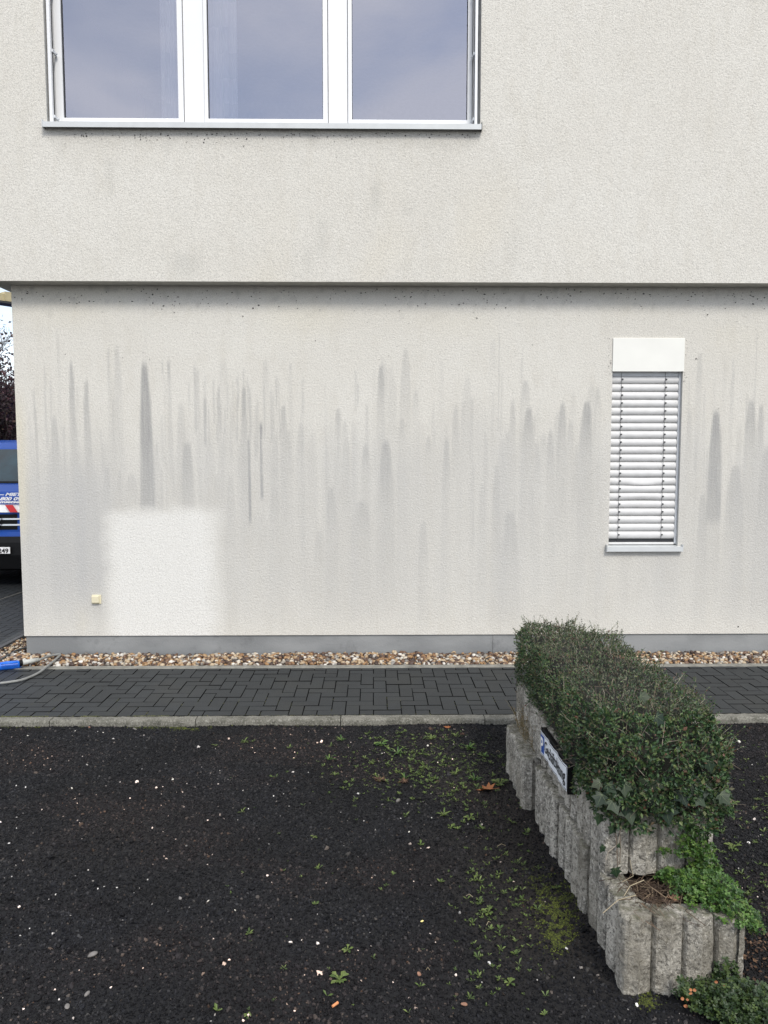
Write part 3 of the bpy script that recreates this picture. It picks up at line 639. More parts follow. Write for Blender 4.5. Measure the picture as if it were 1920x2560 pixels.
for (xa, xb, sg) in ((W(122, 200, YU+.03).x, W(129.5, 200, YU+.03).x, 1), (W(1187, 200, YU+.03).x, W(1193.5, 200, YU+.03).x, -1)):
    s = MB(); s.box(xa, YU+.02, uzb+.01, xb, YU+.055, uzt-.004); s.build('guide_rail', M_WHITE, win, bevel=.002)
    for zz in (uzb+.09, uzb+.62, uzb+1.15):
        b_ = MB(); xi = xb if sg > 0 else xa; b_.box(xi, YU+.042, zz, xi+sg*.012, YG-.001, zz+.022); b_.tube([(xi+sg*.014, YU+.10, zz+.01), (xi+sg*.024, YU+.10, zz+.01)], .009, 8); b_.build('rail_bracket', M_RAIL, win)
    s = MB(); s.box(xa+(.0 if sg > 0 else -.004), YU+.056, uzb+.01, xb+(.004 if sg > 0 else 0), YU+.066, uzt-.004); s.build('rail_dark_strip', M_DARKGAP, win)  # narrow dark strip beside the guide rail
sx0, sx1 = W(106, 310, YU-.05).x, W(1204, 310, YU-.05).x; st_ = W(650, 306.5, YU-.05).z; sb_ = W(650, 320, YU-.05).z
s = MB(); s.v = [(sx0, YU-.05, sb_), (sx1, YU-.05, sb_), (sx1, YU-.05, st_), (sx0, YU-.05, st_), (sx0, YU-.045, sb_), (sx1, YU-.045, sb_)]
s.f = [(0, 1, 2, 3), (0, 4, 5, 1)]; s = MB()
s.box(sx0, YU-.05, sb_, sx1, YU-.046, st_); s.box(sx0, YU-.0459, st_-.004, sx1, YG-.002, st_-.0005)
s.build('sill', M_ALU, win)
for xx in (sx0-.006, sx1+.001):
    s = MB(); s.box(xx, YU-.052, sb_-.004, xx+.005, YU-.001, st_+.018); s.build('sill_end_cap', M_ALU if xx < 0 else M_HOSED, win)
# room behind
rm = MB(); rm.box(ux0-.4, YG+.12, uzb-.6, ux1+.4, YG+.125, uzb-.02)
a0, a1, b0, b1, c0, c1 = ux0-.35, ux1+.35, YG+.10, YG+3.6, uzb-.75, uzt+.25
rm = MB(); rm.poly([(a0, b1, c0), (a1, b1, c0), (a1, b1, c1), (a0, b1, c1)]); rm.poly([(a0, b0, c0), (a1, b0, c0), (a1, b1, c0), (a0, b1, c0)]); rm.poly([(a0, b0, c1), (a0, b1, c1), (a1, b1, c1), (a1, b0, c1)])
rm.poly([(a0, b0, c0), (a0, b1, c0), (a0, b1, c1), (a0, b0, c1)]); rm.poly([(a1, b0, c0), (a1, b0, c1), (a1, b1, c1), (a1, b1, c0)]); rm.build('room_interior', M_ROOM, bld)
def curtain(x0, x1, label):
    c = MB(); n = 60; z0, z1 = sz+.03, uzt-.02; yc = YG+.05
    for k in range(n+1):
        u_ = k/n; x = x0+(x1-x0)*u_; y = yc+.012*math.sin(u_*17)+.006*math.sin(u_*41)
        c.v += [(x, y, z0), (x+.004*math.sin(u_*9), y+.004, z1)]
    for k in range(n): c.f.append((2*k, 2*k+2, 2*k+3, 2*k+1))
    b = len(c.v); c.v += [(a_, b_+.004, q) for a_, b_, q in c.v]; 
    for k in range(n): c.f.append((b+2*k, b+2*k+1, b+2*k+3, b+2*k+2))
    o = c.build('curtain', M_CURT, None, smooth=True); return tag(o, label, 'curtain', 'sheer curtains behind the upper window')
YC = YG+.05
curtain(W(403, 200, YC).x, W(452, 200, YC).x, 'sheer check curtain at the right edge of the left window pane')
curtain(W(515, 200, YC).x, W(594, 200, YC).x, 'sheer check curtain at the left side of the middle window pane')
# ---------------- blind window
bw = empty('window'); bw.parent = bld; bw.location = Vector((bx0, YL, bzb))-Vector(bld.location); bw['label'] = 'narrow window closed by a slatted white blind'
hz0 = W(1618, 929, YL).z
rv = MB(); yb_ = YL+.14
rv.poly([(bx0, YL, bzb), (bx0, yb_, bzb), (bx0, yb_, bzt), (bx0, YL, bzt)]); rv.poly([(bx1, yb_, bzb), (bx1, YL, bzb), (bx1, YL, bzt), (bx1, yb_, bzt)])
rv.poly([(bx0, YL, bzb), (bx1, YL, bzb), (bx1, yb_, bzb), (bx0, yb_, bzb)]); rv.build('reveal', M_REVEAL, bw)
hb = MB(); hb.box(bx0-.003, YL-.012, hz0, bx1+.006, YL+.13, bzt+.001); hb.build('header_box', M_CREAM, bw, bevel=.002)
gg = MB(); gg.poly([(bx0, yb_, bzb), (bx1, yb_, bzb), (bx1, yb_, hz0+.02), (bx0, yb_, hz0+.02)]); gg.build('pane', M('dark_pane', (.02, .022, .025), .1), bw)
xr0 = W(1689.5, 1150, YL+.05).x; xr1 = W(1696, 1150, YL+.05).x
for (a, b) in ((bx0+.001, bx0+.012), (xr0+.002, xr1+.006)):
    s = MB(); s.box(a, YL+.035, bzb+.02, b, YL+.10, hz0-.001); s.build('guide_rail', M_RAIL, bw, bevel=.002)
slx0, slx1 = bx0+.006, xr0
zt_, zb_ = W(1610, 940, YL+.05).z, W(1610, 1347, YL+.05).z; pitch = (zt_-zb_)/21
def slat(dent=0):
    s = MB(); n = 9; m_ = 25 if dent else 2
    for q in range(m_):
        x = (slx1-slx0)*q/(m_-1); dd = dent*math.exp(-((q/(m_-1)-.5)/.22)**2)
        for k in range(n):
            t_ = k/(n-1); z = -pitch*.972*t_; y = -.016*math.sin(math.pi*min(1, t_*.98+.02))**.8+.004*(t_ < .02)-.004*t_
            s.v.append((x, y+dd*math.sin(t_*5)*.5, z-dd*(.6+.4*t_)*(.9 if t_ > .3 else .25)))
    for q in range(m_-1):
        for k in range(n-1):
            a = q*n+k; s.f.append((a, a+1, a+n+1, a+n))
    # folded-back lower lip gives the slat its thickness
    b = len(s.v)
    for q in range(m_):
        v = s.v[q*n+n-1]; s.v.append((v[0], v[1]+.003, v[2]+.0015))
    for q in range(m_-1): s.f.append((q*n+n-1, b+q, b+q+1, (q+1)*n+n-1))
    me_ = s.mesh(True); me_.materials.append(M_SLAT); return me_
sm1 = slat(); sm2 = slat(.010); sm3 = slat(-.005)
clip = MB(); clip.box(-.007, -.006, -.006, .007, .004, .005); clipm = clip.mesh(); clipm.materials.append(M_DARKGAP)
hole = MB()
for (hx, hz_) in ((.006, .008), (.016, .0), (.006, -.008)): hole.box(hx, -.0002, hz_-.0015, hx+.003, .0015, hz_+.0015)
hm = hole.mesh(); hm.materials.append(M_HOSED)
cxs = (W(1554.5, 950, YL+.03).x, W(1664, 950, YL+.03).x)
for k in range(21):
    z = zt_-k*pitch
    o = link('slat', sm2 if k == 13 else sm3 if k == 15 else sm1, None, bw, (slx0+random.uniform(-.001, .001), YL+.055, z)); o.rotation_euler = (0, random.uniform(-.0015, .0015), 0)
    for cx_ in cxs: link('slat_clip', clipm, None, bw, (cx_+.008, YL+.036, z-.03))
    h = link('slat_holes', hm, None, bw, (slx0+.006 if k % 2 == 0 else slx1-.03, YL+.0383, z-.034))
bkd = MB(); bkd.box(bx0+.002, YL+.072, bzb+.02, bx1-.002, YL+.076, hz0-.002); bkd.build('dark_backing', M_DARKGAP, bw)  # black sheet added behind the slats to paint their gaps in shade
top = MB(); top.box(slx0, YL+.045, zt_, slx1, YL+.06, hz0-.001); top.build('top_slat', M_RAIL, bw)
for cx_ in cxs:
    c = MB(); c.tube([(cx_, YL+.034+.002*math.sin(k*1.7), zt_+.03-(zt_-zb_+.05)*k/60) for k in range(61)], .0016, 5); c.build('ladder_cord', M_CORD, bw)
    c = MB()
    for k in range(21): 
        z = zt_-k*pitch-.035; c.tube([(cx_, YL+.033, z), (cx_-.007, YL+.031, z-.012), (cx_-.008, YL+.031, z-.026), (cx_-.001, YL+.033, z-.034)], .001, 4)
    c.build('cord_loops', M_CORD, bw, kind='stuff')
s = MB(); rz = W(1610, 1360, YL+.05).z; s.box(slx0+.006, YL+.04, rz-.003, slx1, YL+.06, rz+.018); s.build('bottom_rail', M_SLAT, bw, bevel=.002)
s = MB(); s.box(slx0, YL+.05, rz+.02, slx1, YL+.062, zb_-.004); s.build('rail_shadow_gap', M_DARKGAP, bw)  # solid dark bar standing in for the shade above the bottom rail
q0 = W(1519, 1372, YL-.04); q1 = W(1706.5, 1372, YL-.04); zt2 = W(1610, 1367.5, YL-.04).z; zb2 = W(1610, 1379, YL-.04).z
s = MB(); s.box(q0.x, YL-.042, zb2, q1.x, YL-.038, zt2); 
s.v += [(q0.x, YL-.0379, zt2-.001), (q1.x, YL-.0379, zt2-.001), (q1.x-.01, YL+.13, zt2+.014), (q0.x+.01, YL+.13, zt2+.014)]; b = len(s.v); s.f.append((b-4, b-3, b-2, b-1)); s.build('sill', M_ALU, bw)
for xx in (q0.x-.006, q1.x+.001):
    s = MB(); s.box(xx, YL-.042, zb2-.003, xx+.005, YL-.001, zt2+.02); s.build('sill_end_cap', M_ALU, bw)
# ---------------- socket
p = W(242, 1498, YL)
sk = MB(); sk.box(p.x-.042, YL-.012, p.z-.042, p.x+.042, YL-.001, p.z+.042); sko = sk.build('socket_cover', M_SOCK, bld, bevel=.004); sko['label'] = 'cream weatherproof socket cover low on the left of the wall'
sk = MB(); sk.box(p.x-.038, YL-.030, p.z-.030, p.x+.028, YL-.0121, p.z+.034); sk.build('socket_flap', M_SOCK, sko, bevel=.005)
bpy.data.objects[-1] if False else None
# ---------------- dirt flecks and webs on the wall
Pf = []; Sf = []
def fl(px, py, Yp, s): 
    q = W(px, py, Yp); Pf.append((q.x, q.y-.002, q.z)); Sf.append(s)
r3 = random.Random(11)
for k in range(300): fl(r3.uniform(35, 1915), 722+abs(r3.gauss(0, 26)), YL, r3.uniform(.004, .016))
for k in range(60): fl(r3.uniform(35, 1915), r3.uniform(740, 900), YL, r3.uniform(.003, .008))
for k in range(150): fl(r3.uniform(120, 1195), 333+abs(r3.gauss(0, 11)), YU, r3.uniform(.004, .014))
for k in range(26): fl(r3.choice([1524, 1712])+r3.uniform(-4, 4), r3.uniform(845, 960), YL, r3.uniform(.004, .009))
for k in range(40): fl(r3.uniform(1450, 1900), r3.uniform(740, 1250), YL, r3.uniform(.003, .007))
for k in range(30): fl(r3.uniform(100, 1900), r3.uniform(350, 680), YU, r3.uniform(.003, .006))
for q in ((1540, 1576, YL, .014), (1846, 1566, YL, .016), (1769, 787, YL, .016), (1740, 897, YL, .012)): fl(*q)
V_, F_ = pebbles(np.array(Pf), np.array(Sf), (.3, .7), ICO1, .5)
o = link('wall_dirt_flecks', mesh_np(V_, F_), simple('fleck', (.035, .032, .03), .95)); tag(o, 'dark spider web and dirt flecks under the ledge and window sill', 'dirt', kind='stuff')
# ================================================================== PLANTER
plt = empty('planter', (1.08, 3.5, GZ)); tag(plt, 'long stepped planter of ribbed grey concrete blocks in two courses holding a low hedge', 'planter')
def block(x0, x1, y0, y1, z0, z1, hole=True, seed=0, soil=True, rise=None, rot=0):
    r_ = random.Random(seed); s = MB(); amp = .035; w_, l_ = x1-x0, y1-y0
    path = []; inner = []; th = .055
    def side(ax, ay, bx, by, nx_, ny_):
        L_ = math.hypot(bx-ax, by-ay); n = max(1, round(L_/.107)); m_ = 22
        for k in range(n*m_):
            t_ = k/(n*m_); u_ = (t_*n) % 1
            e_ = min(u_, 1-u_); e2 = max(0, min(1, (u_-.52)/.04)); prof = .60*min(1, e_/.09)**.7+.40*(1-abs(2*u_-1))-(.20*e2*min(1, e_/.12) if ny_ < 0 else 0)
            o_ = amp*prof-amp
            path.append((ax+(bx-ax)*t_+nx_*o_, ay+(by-ay)*t_+ny_*o_))
            hx0, hx1, hy0, hy1 = x0+th+amp, x1-th-amp, y0+th+amp, y1-th-amp
            ix = min(max(ax+(bx-ax)*t_, hx0), hx1); iy = min(max(ay+(by-ay)*t_, hy0), hy1)
            # rounded hole corners
            cr = .05; ccx = min(max(ix, hx0+cr), hx1-cr); ccy = min(max(iy, hy0+cr), hy1-cr); dx_, dy_ = ix-ccx, iy-ccy; dd = math.hypot(dx_, dy_)
            if dd > cr: ix, iy = ccx+dx_/dd*cr, ccy+dy_/dd*cr
            inner.append((ix, iy))
    side(x0, y0, x1, y0, 0, -1); side(x1, y0, x1, y1, 1, 0); side(x1, y1, x0, y1, 0, 1); side(x0, y1, x0, y0, -1, 0)
    n = len(path); cx_, cy_ = (x0+x1)/2, (y0+y1)/2
    levels = [(z0+(z1-z0-.010)*k/27, 0) for k in range(28)]+[(z1-.003, .004), (z1, .011)]
    for (z, ins) in levels:
        for (px_, py_) in path:
            dx_, dy_ = px_-cx_, py_-cy_; dl = math.hypot(dx_, dy_); ex = ins
            nz_ = .0040*noise.noise((px_*28+seed, py_*28, z*28))+.004*noise.noise((px_*9, py_*9+seed, z*9))-.006*max(0, noise.noise((px_*75, py_*75, z*75+seed))-.12)
            if z > z1-.02: nz_ -= max(0, noise.noise((px_*22, py_*22, seed)))*.010
            s.v.append((px_+dx_/dl*(nz_-ex), py_+dy_/dl*(nz_-ex), z+(.003*noise.noise((px_*25, py_*25, 7)) if z > z1-.02 else 0)))
    m_ = len(levels)
    for q in range(m_-1):
        for k in range(n):
            k2 = (k+1) % n; s.f.append((q*n+k, q*n+k2, (q+1)*n+k2, (q+1)*n+k))
    if hole:
        b = len(s.v); N2 = 3
        for lv in range(1, N2+2):
            f_ = lv/N2 if lv <= N2 else 1
            for k in range(n):
                ox, oy = s.v[(m_-1)*n+k][:2]; ix, iy = inner[k]
                s.v.append((ox+(ix-ox)*f_, oy+(iy-oy)*f_, z1+.003*noise.noise((ix*30+lv, iy*30, 5)) if lv <= N2 else z1-.09))
        for lv in range(N2+1):
            for k in range(n):
                k2 = (k+1) % n; a = (m_-1)*n if lv == 0 else b+(lv-1)*n; c = b+lv*n
                s.f.append((a+k, a+k2, c+k2, c+k))
    else:
        s.f.append(tuple((m_-1)*n+k for k in range(n)))
    o = s.build('planter_block', M_CONC, plt, smooth=False)
    me_ = o.data
    if rot:
        R_ = Matrix.Translation((cx_, cy_, 0)) @ Matrix.Rotation(rot, 4, 'Z') @ Matrix.Translation((-cx_, -cy_, 0)); me_.transform(R_)
    if soil and hole:
        so2 = MB(); nn = 14; hx0, hx1, hy0, hy1 = x0+th+.005, x1-th-.005, y0+th+.005, y1-th-.005
        for a in range(nn):
            for b2 in range(nn):
                x = hx0+(hx1-hx0)*a/(nn-1); y = hy0+(hy1-hy0)*b2/(nn-1); so2.v.append((x, y, z1-.035+.02*noise.noise((x*14, y*14, seed))))
        for a in range(nn-1):
            for b2 in range(nn-1): q = a*nn+b2; so2.f.append((q, q+nn, q+nn+1, q+1))
        so2.build('soil', M_SOIL, o, smooth=True)
    return o
T1, T2 = .237, .472
PX0, PX1 = .862, 1.300
block(PX0-.002, PX1-.004, 2.482, 2.947, GZ-.05, T1, True, 1)
block(PX0-.016, PX1, 2.952, 3.385, GZ-.05, T1-.004, True, 2, rot=.01)
block(PX0-.034, PX1-.02, 3.39, 3.80, GZ-.05, T1+.002, True, 3, rot=.012)
block(.782, 1.20, 3.862, 4.395, GZ-.05, T1-.005, True, 4)
block(PX0+.004, PX1, 2.747, 3.27, T1+.003, T2, True, 5)
block(PX0+.006, PX1, 3.275, 3.72, T1+.006, T2-.003, True, 6)
block(PX0-.002, PX1, 3.725, 4.13, T1+.006, T2+.004, True, 7)
block(PX0+.012, PX1, 4.135, 4.58, GZ-.05, T2-.006, True, 8)
# ---------------- sign plate
nearp, farp = Vector((.836, 3.195)), Vector((.838, 3.705)); base_z = .338
sg = empty('parking_sign', ((nearp.x+farp.x)/2, (nearp.y+farp.y)/2, base_z)); tag(sg, 'white parking sign plate in a black holder on the ribbed planter side, reading Geschäftsleitung', 'sign')
dv = (nearp-farp); Ls = dv.length; ux = Vector((dv.x, dv.y, 0)).normalized(); uz = Vector((0, 0, 1)); un = ux.cross(uz)   # outwards
if un.x > 0: un = -un
def SP(u_, v_, n_): return Vector((farp.x, farp.y, base_z))+ux*u_+uz*(v_+u_*.052)+un*n_
def sbox(name, u0, u1, v0, v1, n0, n1, mat, seg_=1, wave=None, parent=sg, bevel=0):
    s = MB(); pts = []
    for k in range(seg_+1):
        u_ = u0+(u1-u0)*k/seg_; wv = wave(u_) if wave else 0
        for (vv, nn_) in ((v0, n0), (v0, n1), (v1, n1), (v1, n0)): s.v.append(tuple(SP(u_, vv, nn_+wv)))
    for k in range(seg_):
        b = k*4
        for q in range(4): s.f.append((b+q, b+(q+1) % 4, b+4+(q+1) % 4, b+4+q))
    s.f.append((0, 1, 2, 3)); e = seg_*4; s.f.append((e+3, e+2, e+1, e))
    return s.build(name, mat, parent, bevel=bevel)
H_ = .112
wave = lambda u_: .0022*math.sin(u_*34)+.0012*math.sin(u_*71)
sbox('holder', -.008, Ls+.008, -.008, H_+.008, -.034, -.009, M_BLACKP, bevel=.003)
sbox('plate', 0, Ls, 0, H_, -.003, -.0015, M_SIGNW, 60, wave)
for (a, b, c, d) in ((.005, Ls-.005, .004, .0065), (.005, Ls-.005, H_-.0065, H_-.004), (.004, .0065, .0066, H_-.0066), (Ls-.0065, Ls-.004, .0066, H_-.0066)): sbox('border_line', a, b, c, d, -.0014, -.0008, M_PRINTB, 30, wave)
sbox('blue_field', .012, .085, .012, H_-.012, -.0013, -.0006, M_SIGNBLUE, 8, wave)
def stext(body, size, u0, v0, mat, maxw=None, name='lettering', bold=0, hscale=1):
    me_ = textmesh(body, size, 0, .0003, bold)
    xs_ = [v.co.x for v in me_.vertices]; w0 = max(xs_)-min(xs_); k = (maxw/w0) if maxw else 1; mn = min(xs_)
    for v in me_.vertices:
        x, y, z = v.co; u_ = u0+(x-mn)*k; v.co = SP(u_, v0+y*hscale, .0010+z+wave(u_))
    me_.update(); link(name, me_, mat, sg)
stext('P', .100, .026, .0185, M_PRINTW, .045, bold=.002, hscale=1.0)
stext('Geschäftsleitung', .078, .100, .034, M_PRINTB, Ls-.118, bold=.0004, hscale=1.05)
# ---------------- hedge
def hedge_shape(q):          # q: unit direction (n,3) -> point on hedge surface
    c = np.array([1.115, 3.66, .59]); dims = np.array([.262, .985, .245])
    pn = (np.abs(q)**5.2).sum(1)**(1/5.2); p = q/pn[:, None]*dims
    y = p[:, 1]/dims[1]
    p[:, 0] *= 1.0-.10*np.clip(y, -1, 1)
    p[:, 2] *= 1.0+.03*np.sin(y*5+1)
    p[:, 0] += -.004*(-y)-.014; out = p+c
    out[:, 2] += -.02*y
    return out
def hedge_pts(n, depth):
    q = rand_unit(n)*np.array([1, 1, 1]); q = rng.uniform(-1, 1, (n, 3)); fc = rng.choice(3, n, p=[.36, .2, .44]); sgn = rng.choice([-1, 1], n); q[np.arange(n), fc] = sgn
    P = hedge_shape(q); Q = hedge_shape(q*1.0); c = np.array([1.115, 0, .56]); c2 = np.repeat(c[None], n, 0); c2[:, 1] = np.clip(P[:, 1], 3.1, 4.4)
    Nn = P-c2; Nn /= np.linalg.norm(Nn, axis=1, keepdims=True)
    lump = np.array([noise.noise((a*5, b*5, d*5))*.055+noise.noise((a*14, b*14, d*14))*.042 for a, b, d in P])
    P = P+Nn*(lump-depth)[:, None]; return P, Nn, lump
n = 78000; depth = rng.exponential(.017, n)-.004; P, Nn, lump = hedge_pts(n, depth)
gap = np.array([noise.noise((a*19+5, b*19, d*19)) for a, b, d in P]); k = (gap > -.20)|(depth > .03); k &= ~((P[:, 2] < T2+.01*0) & (P[:, 0] > PX0-.01) & (P[:, 0] < PX1+.01) & (P[:, 1] > 2.8)); k &= (P[:, 2] > .44)
k &= ~((P[:, 0] < .90) & (P[:, 2] < .53) & (P[:, 1] > 3.10) & (P[:, 1] < 3.85))
P, Nn, depth = P[k], Nn[k], depth[k]; n = len(P)
T = rand_unit(n)*.9+Nn*.6+np.array([0, -.1, .25]); Nl = Nn*.55+rand_unit(n)*.75+np.array([0, 0, .45])
topm = (Nn[:, 2] > .72) & (rng.random(n) < .85) | (rng.random(n) < .12)
front = np.clip((3.4-P[:, 1])/.6, 0, 1); Lf = rng.uniform(.009, .017, n)*(1+.35*front*(~topm)); Wf = Lf*rng.uniform(.45, .7, n)
hd = empty('hedge', (1.1, 3.7, T2)); tag(hd, 'low clipped evergreen hedge with tiny leaves growing out of the concrete planter', 'hedge')
v_, f_ = scatter(P[~topm], T[~topm], Nl[~topm], Lf[~topm], Wf[~topm], ROUND_V if False else LEAF_V, LEAF_F); link('foliage', mesh_np(v_, f_), M_LEAFG, hd)
v_, f_ = scatter(P[topm], T[topm], Nl[topm], Lf[topm]*.9, Wf[topm]*.75, LEAF_V, LEAF_F); o = link('foliage', mesh_np(v_, f_), M_LEAFT, hd); o['label'] = 'brownish clipped top of the hedge'
# solid dark core, shade between the leaves put into its colour
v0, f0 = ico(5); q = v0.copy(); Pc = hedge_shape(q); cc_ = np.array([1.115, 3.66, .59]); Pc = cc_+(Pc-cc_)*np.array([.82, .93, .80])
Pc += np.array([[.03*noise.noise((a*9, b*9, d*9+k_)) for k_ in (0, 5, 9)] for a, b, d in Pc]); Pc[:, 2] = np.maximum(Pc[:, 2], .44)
link('dark_core', mesh_np(Pc, f0, True), M_CORE, hd)
tw = MB(); P2, N2_, _ = hedge_pts(1300, rng.uniform(.0, .05, 1300))
for a, b in zip(P2, N2_):
    if a[2] < .5: continue
    a = Vector(a); d = (Vector(b)*random.uniform(.15, 1)+Vector((random.gauss(0, .6), random.gauss(0, .6), random.gauss(.15, .5)))).normalized(); l = random.choice([.02, .03, .045, .07]); m_ = a+d*l*.5+Vector((random.gauss(0, .004), random.gauss(0, .004), random.gauss(0, .004)))
    tw.tube([a-d*.02, m_, a+d*l+Vector((0, 0, random.gauss(0, .006)))], [.0012, .001, .0006], 3, False)
# bare twigs at the left rim by the sign
for k_ in range(150):
    y = random.uniform(3.0, 4.0); a = Vector((random.uniform(.90, .96), y, random.uniform(.48, .58))); d = Vector((random.uniform(-1, -.1), random.gauss(0, .8), random.gauss(.05, .45))).normalized(); l = random.uniform(.04, .11)
    tw.tube([a, a+d*l*.5+Vector((random.gauss(0, .01), random.gauss(0, .01), random.gauss(0, .01))), a+d*l], [.002, .0015, .0008], 4, False)
tw.build('twigs', M_TWIG, hd, kind='stuff')
# sprigs sticking up at the outline
def sprigs(n, fn, name, mat, parent, ll=.011):
    PP = []; TT = []; NN = []; st_ = MB()
    for _ in range(n):
        a, d, l = fn(); m_ = int(l/.0055)
        st_.tube([a, a+d*l*.5, a+d*l], [.0013, .001, .0006], 3, False)
        for k in range(m_):
            p = a+d*l*(k+1)/m_; sd = Vector(rand_unit(1)[0]); PP.append(p); TT.append(sd+d*.8); NN.append(Vector(rand_unit(1)[0])+Vector((0, 0, .8)))
    PP, TT, NN = np.array(PP), np.array(TT), np.array(NN); ls_ = rng.uniform(ll*.8, ll*1.3, len(PP))
    v_, f_ = scatter(PP, TT, NN, ls_, ls_*.5, LEAF_V, LEAF_F); link(name, mesh_np(v_, f_), mat, parent); st_.build('sprig_stems', M_TWIG, parent, kind='stuff')
Ps, Ns, _ = hedge_pts(4000, np.zeros(4000)); idx = [k for k in range(4000) if Ps[k][2] > .62]
def fsp():
    k = random.choice(idx); a = Vector(Ps[k]); d = (Vector(Ns[k])*.7+Vector((random.gauss(0, .5), random.gauss(0, .5), random.uniform(.2, 1)))).normalized(); return a-d*.01, d, random.choice([.02, .03, .04, .055, .085])
sprigs(900, fsp, 'sprigs', M_LEAFG, hd, .010)
# ---------------- ivy on the front of the hedge
ivy = empty('ivy', (1.1, 2.87, T2)); tag(ivy, 'ivy with large five-lobed leaves along the front rim of the planter', 'ivy')
def ivy_leaf():
    out = [(0, 0), (-.06, .20), (.02, .52), (.20, .34), (.46, .60), (.55, .30), (.98, 0), (.55, -.30), (.46, -.60), (.20, -.34), (.02, -.52), (-.06, -.20)]
    s = MB(); s.v = [(.16, 0, .0)]+[(x, y, -.10*abs(y)**1.3-.10*x*x) for x, y in out]
    for k in range(len(out)): s.f.append((0, 1+k, 1+(k+1) % len(out)))
    s.f = [f[::-1] if False else f for f in s.f]; b = len(s.v)
    nf = len(s.f)
    for (tx, ty) in ((.93, 0), (.44, .54), (.44, -.54), (.02, .46), (.02, -.46)):
        dx_, dy_ = tx-.03, ty; dl = math.hypot(dx_, dy_); nx_, ny_ = -dy_/dl*.012, dx_/dl*.012
        zt2_ = -.10*abs(ty)**1.3-.10*tx*tx+.008; b = len(s.v)
        mx_, my_ = .03+dx_*.45, dy_*.45; s.v += [(.03+nx_, ny_, .010), (.03-nx_, -ny_, .010), (mx_-nx_*.8, my_-ny_*.8, .012+zt2_*.42), (mx_+nx_*.8, my_+ny_*.8, .012+zt2_*.42), (tx, ty, zt2_)]; s.f += [(b, b+1, b+2, b+3), (b+3, b+2, b+4)]
    me_ = s.mesh(False); me_.materials.append(M_IVY); me_.materials.append(M_VEIN)
    me_.polygons.foreach_set('material_index', [0]*nf+[1]*(len(me_.polygons)-nf)); return me_
IVM = ivy_leaf()
def put_ivy(px, py, Y_, size, ang, tilt=.4, parent=ivy):
    p = W(px, py, Y_); o = link('leaf', IVM, None, parent, p)
    nrm = Vector((random.gauss(0, .35), -1, random.uniform(.1, tilt+.4))).normalized(); d = Vector((math.cos(ang), 0, math.sin(ang))); d = (d-nrm*d.dot(nrm)).normalized(); sd = nrm.cross(d)
    o.rotation_euler = Matrix((d, sd, nrm)).transposed().to_euler(); o.scale = (size,)*3
    return o
for (px, py, s_, a) in [(1620, 1945, .085, -1.0), (1650, 1985, .09, -1.3), (1722, 1950, .068, -.6), (1700, 1975, .062, -1.25), (1570, 2010, .075, -1.6), (1530, 2000, .055, -1.2), (1592, 1968, .06, -2.4), (1662, 2010, .075, -1.5), (1505, 1985, .055, -2.0), (1545, 1985, .05, -.6), (1620, 1995, .055, -1.9), (1800, 1985, .05, -.9), (1765, 1965, .045, -1.9), (1740, 1990, .05, -1.2), (1500, 1940, .05, -2.2), (1520, 1960, .045, -1.), (1600, 1740, .04, -.5), (1640, 1790, .05, -.3), (1590, 1900, .045, -1.4), (1770, 1900, .05, -1.4), (1560, 1955, .055, -1.9), (1680, 1945, .045, -1.8), (1640, 2020, .05, -1.4), (1480, 1900, .045, -2.6), (1440, 1830, .04, -2.3), (1410, 1780, .035, -2)]:
    Yp = 2.685 if px > 1500 and py > 1850 else 2.85
    if py < 1850: Yp = 2.72
    if px < 1500: Yp = 3.0
    if px < 1450: Yp = 3.25
    put_ivy(px, py, Yp+random.uniform(-.012, .02), s_, a+random.gauss(0, .15))
for k in range(26):
    px = random.uniform(1500, 1800); py = random.uniform(1950, 2035); put_ivy(px, py, 2.68+random.uniform(0, .03), random.uniform(.022, .045), random.uniform(-2.8, -.3))
for (px, py, s_, a) in [(1590, 2040, .042, -1.5), (1500, 2035, .045, -2), (1536, 2065, .038, -2.2), (1542, 2055, .036, -1.0), (1510, 2115, .03, -2.3), (1538, 2170, .04, -1.4), (1545, 2110, .02, -1.), (1497, 1990, .04, -1.8)]: put_ivy(px, py, 2.728, s_, a, .1)
st_ = MB()
for (pts) in ([(1530, 1990), (1535, 2040), (1541, 2100), (1545, 2180)], [(1510, 1960), (1530, 2010), (1549, 2060), (1551, 2120), (1549, 2160)], [(1551, 2080), (1545, 2110), (1520, 2130), (1515, 2150)], [(1700, 2030), (1740, 2005), (1790, 2010)], [(1680, 2050), (1690, 2020), (1730, 2015), (1760, 2000)]):
    st_.tube([W(a, b, 2.731) for a, b in pts], .002, 5)
st_.build('stems', M_TWIG, ivy)
# dry litter along the rim
def litter(name, n, fn, mat, parent=None, s0=.008, s1=.02):
    P = np.array([fn() for _ in range(n)]); T = rand_unit(n); T[:, 2] *= .3; Nn = rand_unit(n)*.6+np.array([0, 0, 1]); s_ = rng.uniform(s0, s1, n)
    v_, f_ = scatter(P, T, Nn, s_, s_*.55, LEAF_V, LEAF_F); return link(name, mesh_np(v_, f_), mat, parent)
o = litter('leaf_litter', 420, lambda: (random.uniform(.88, 1.3), random.uniform(2.735, 2.81), T2+random.uniform(.0, .03)), M_DRY); tag(o, 'dry brown leaf litter on the front rim under the hedge', 'leaf litter', kind='stuff')
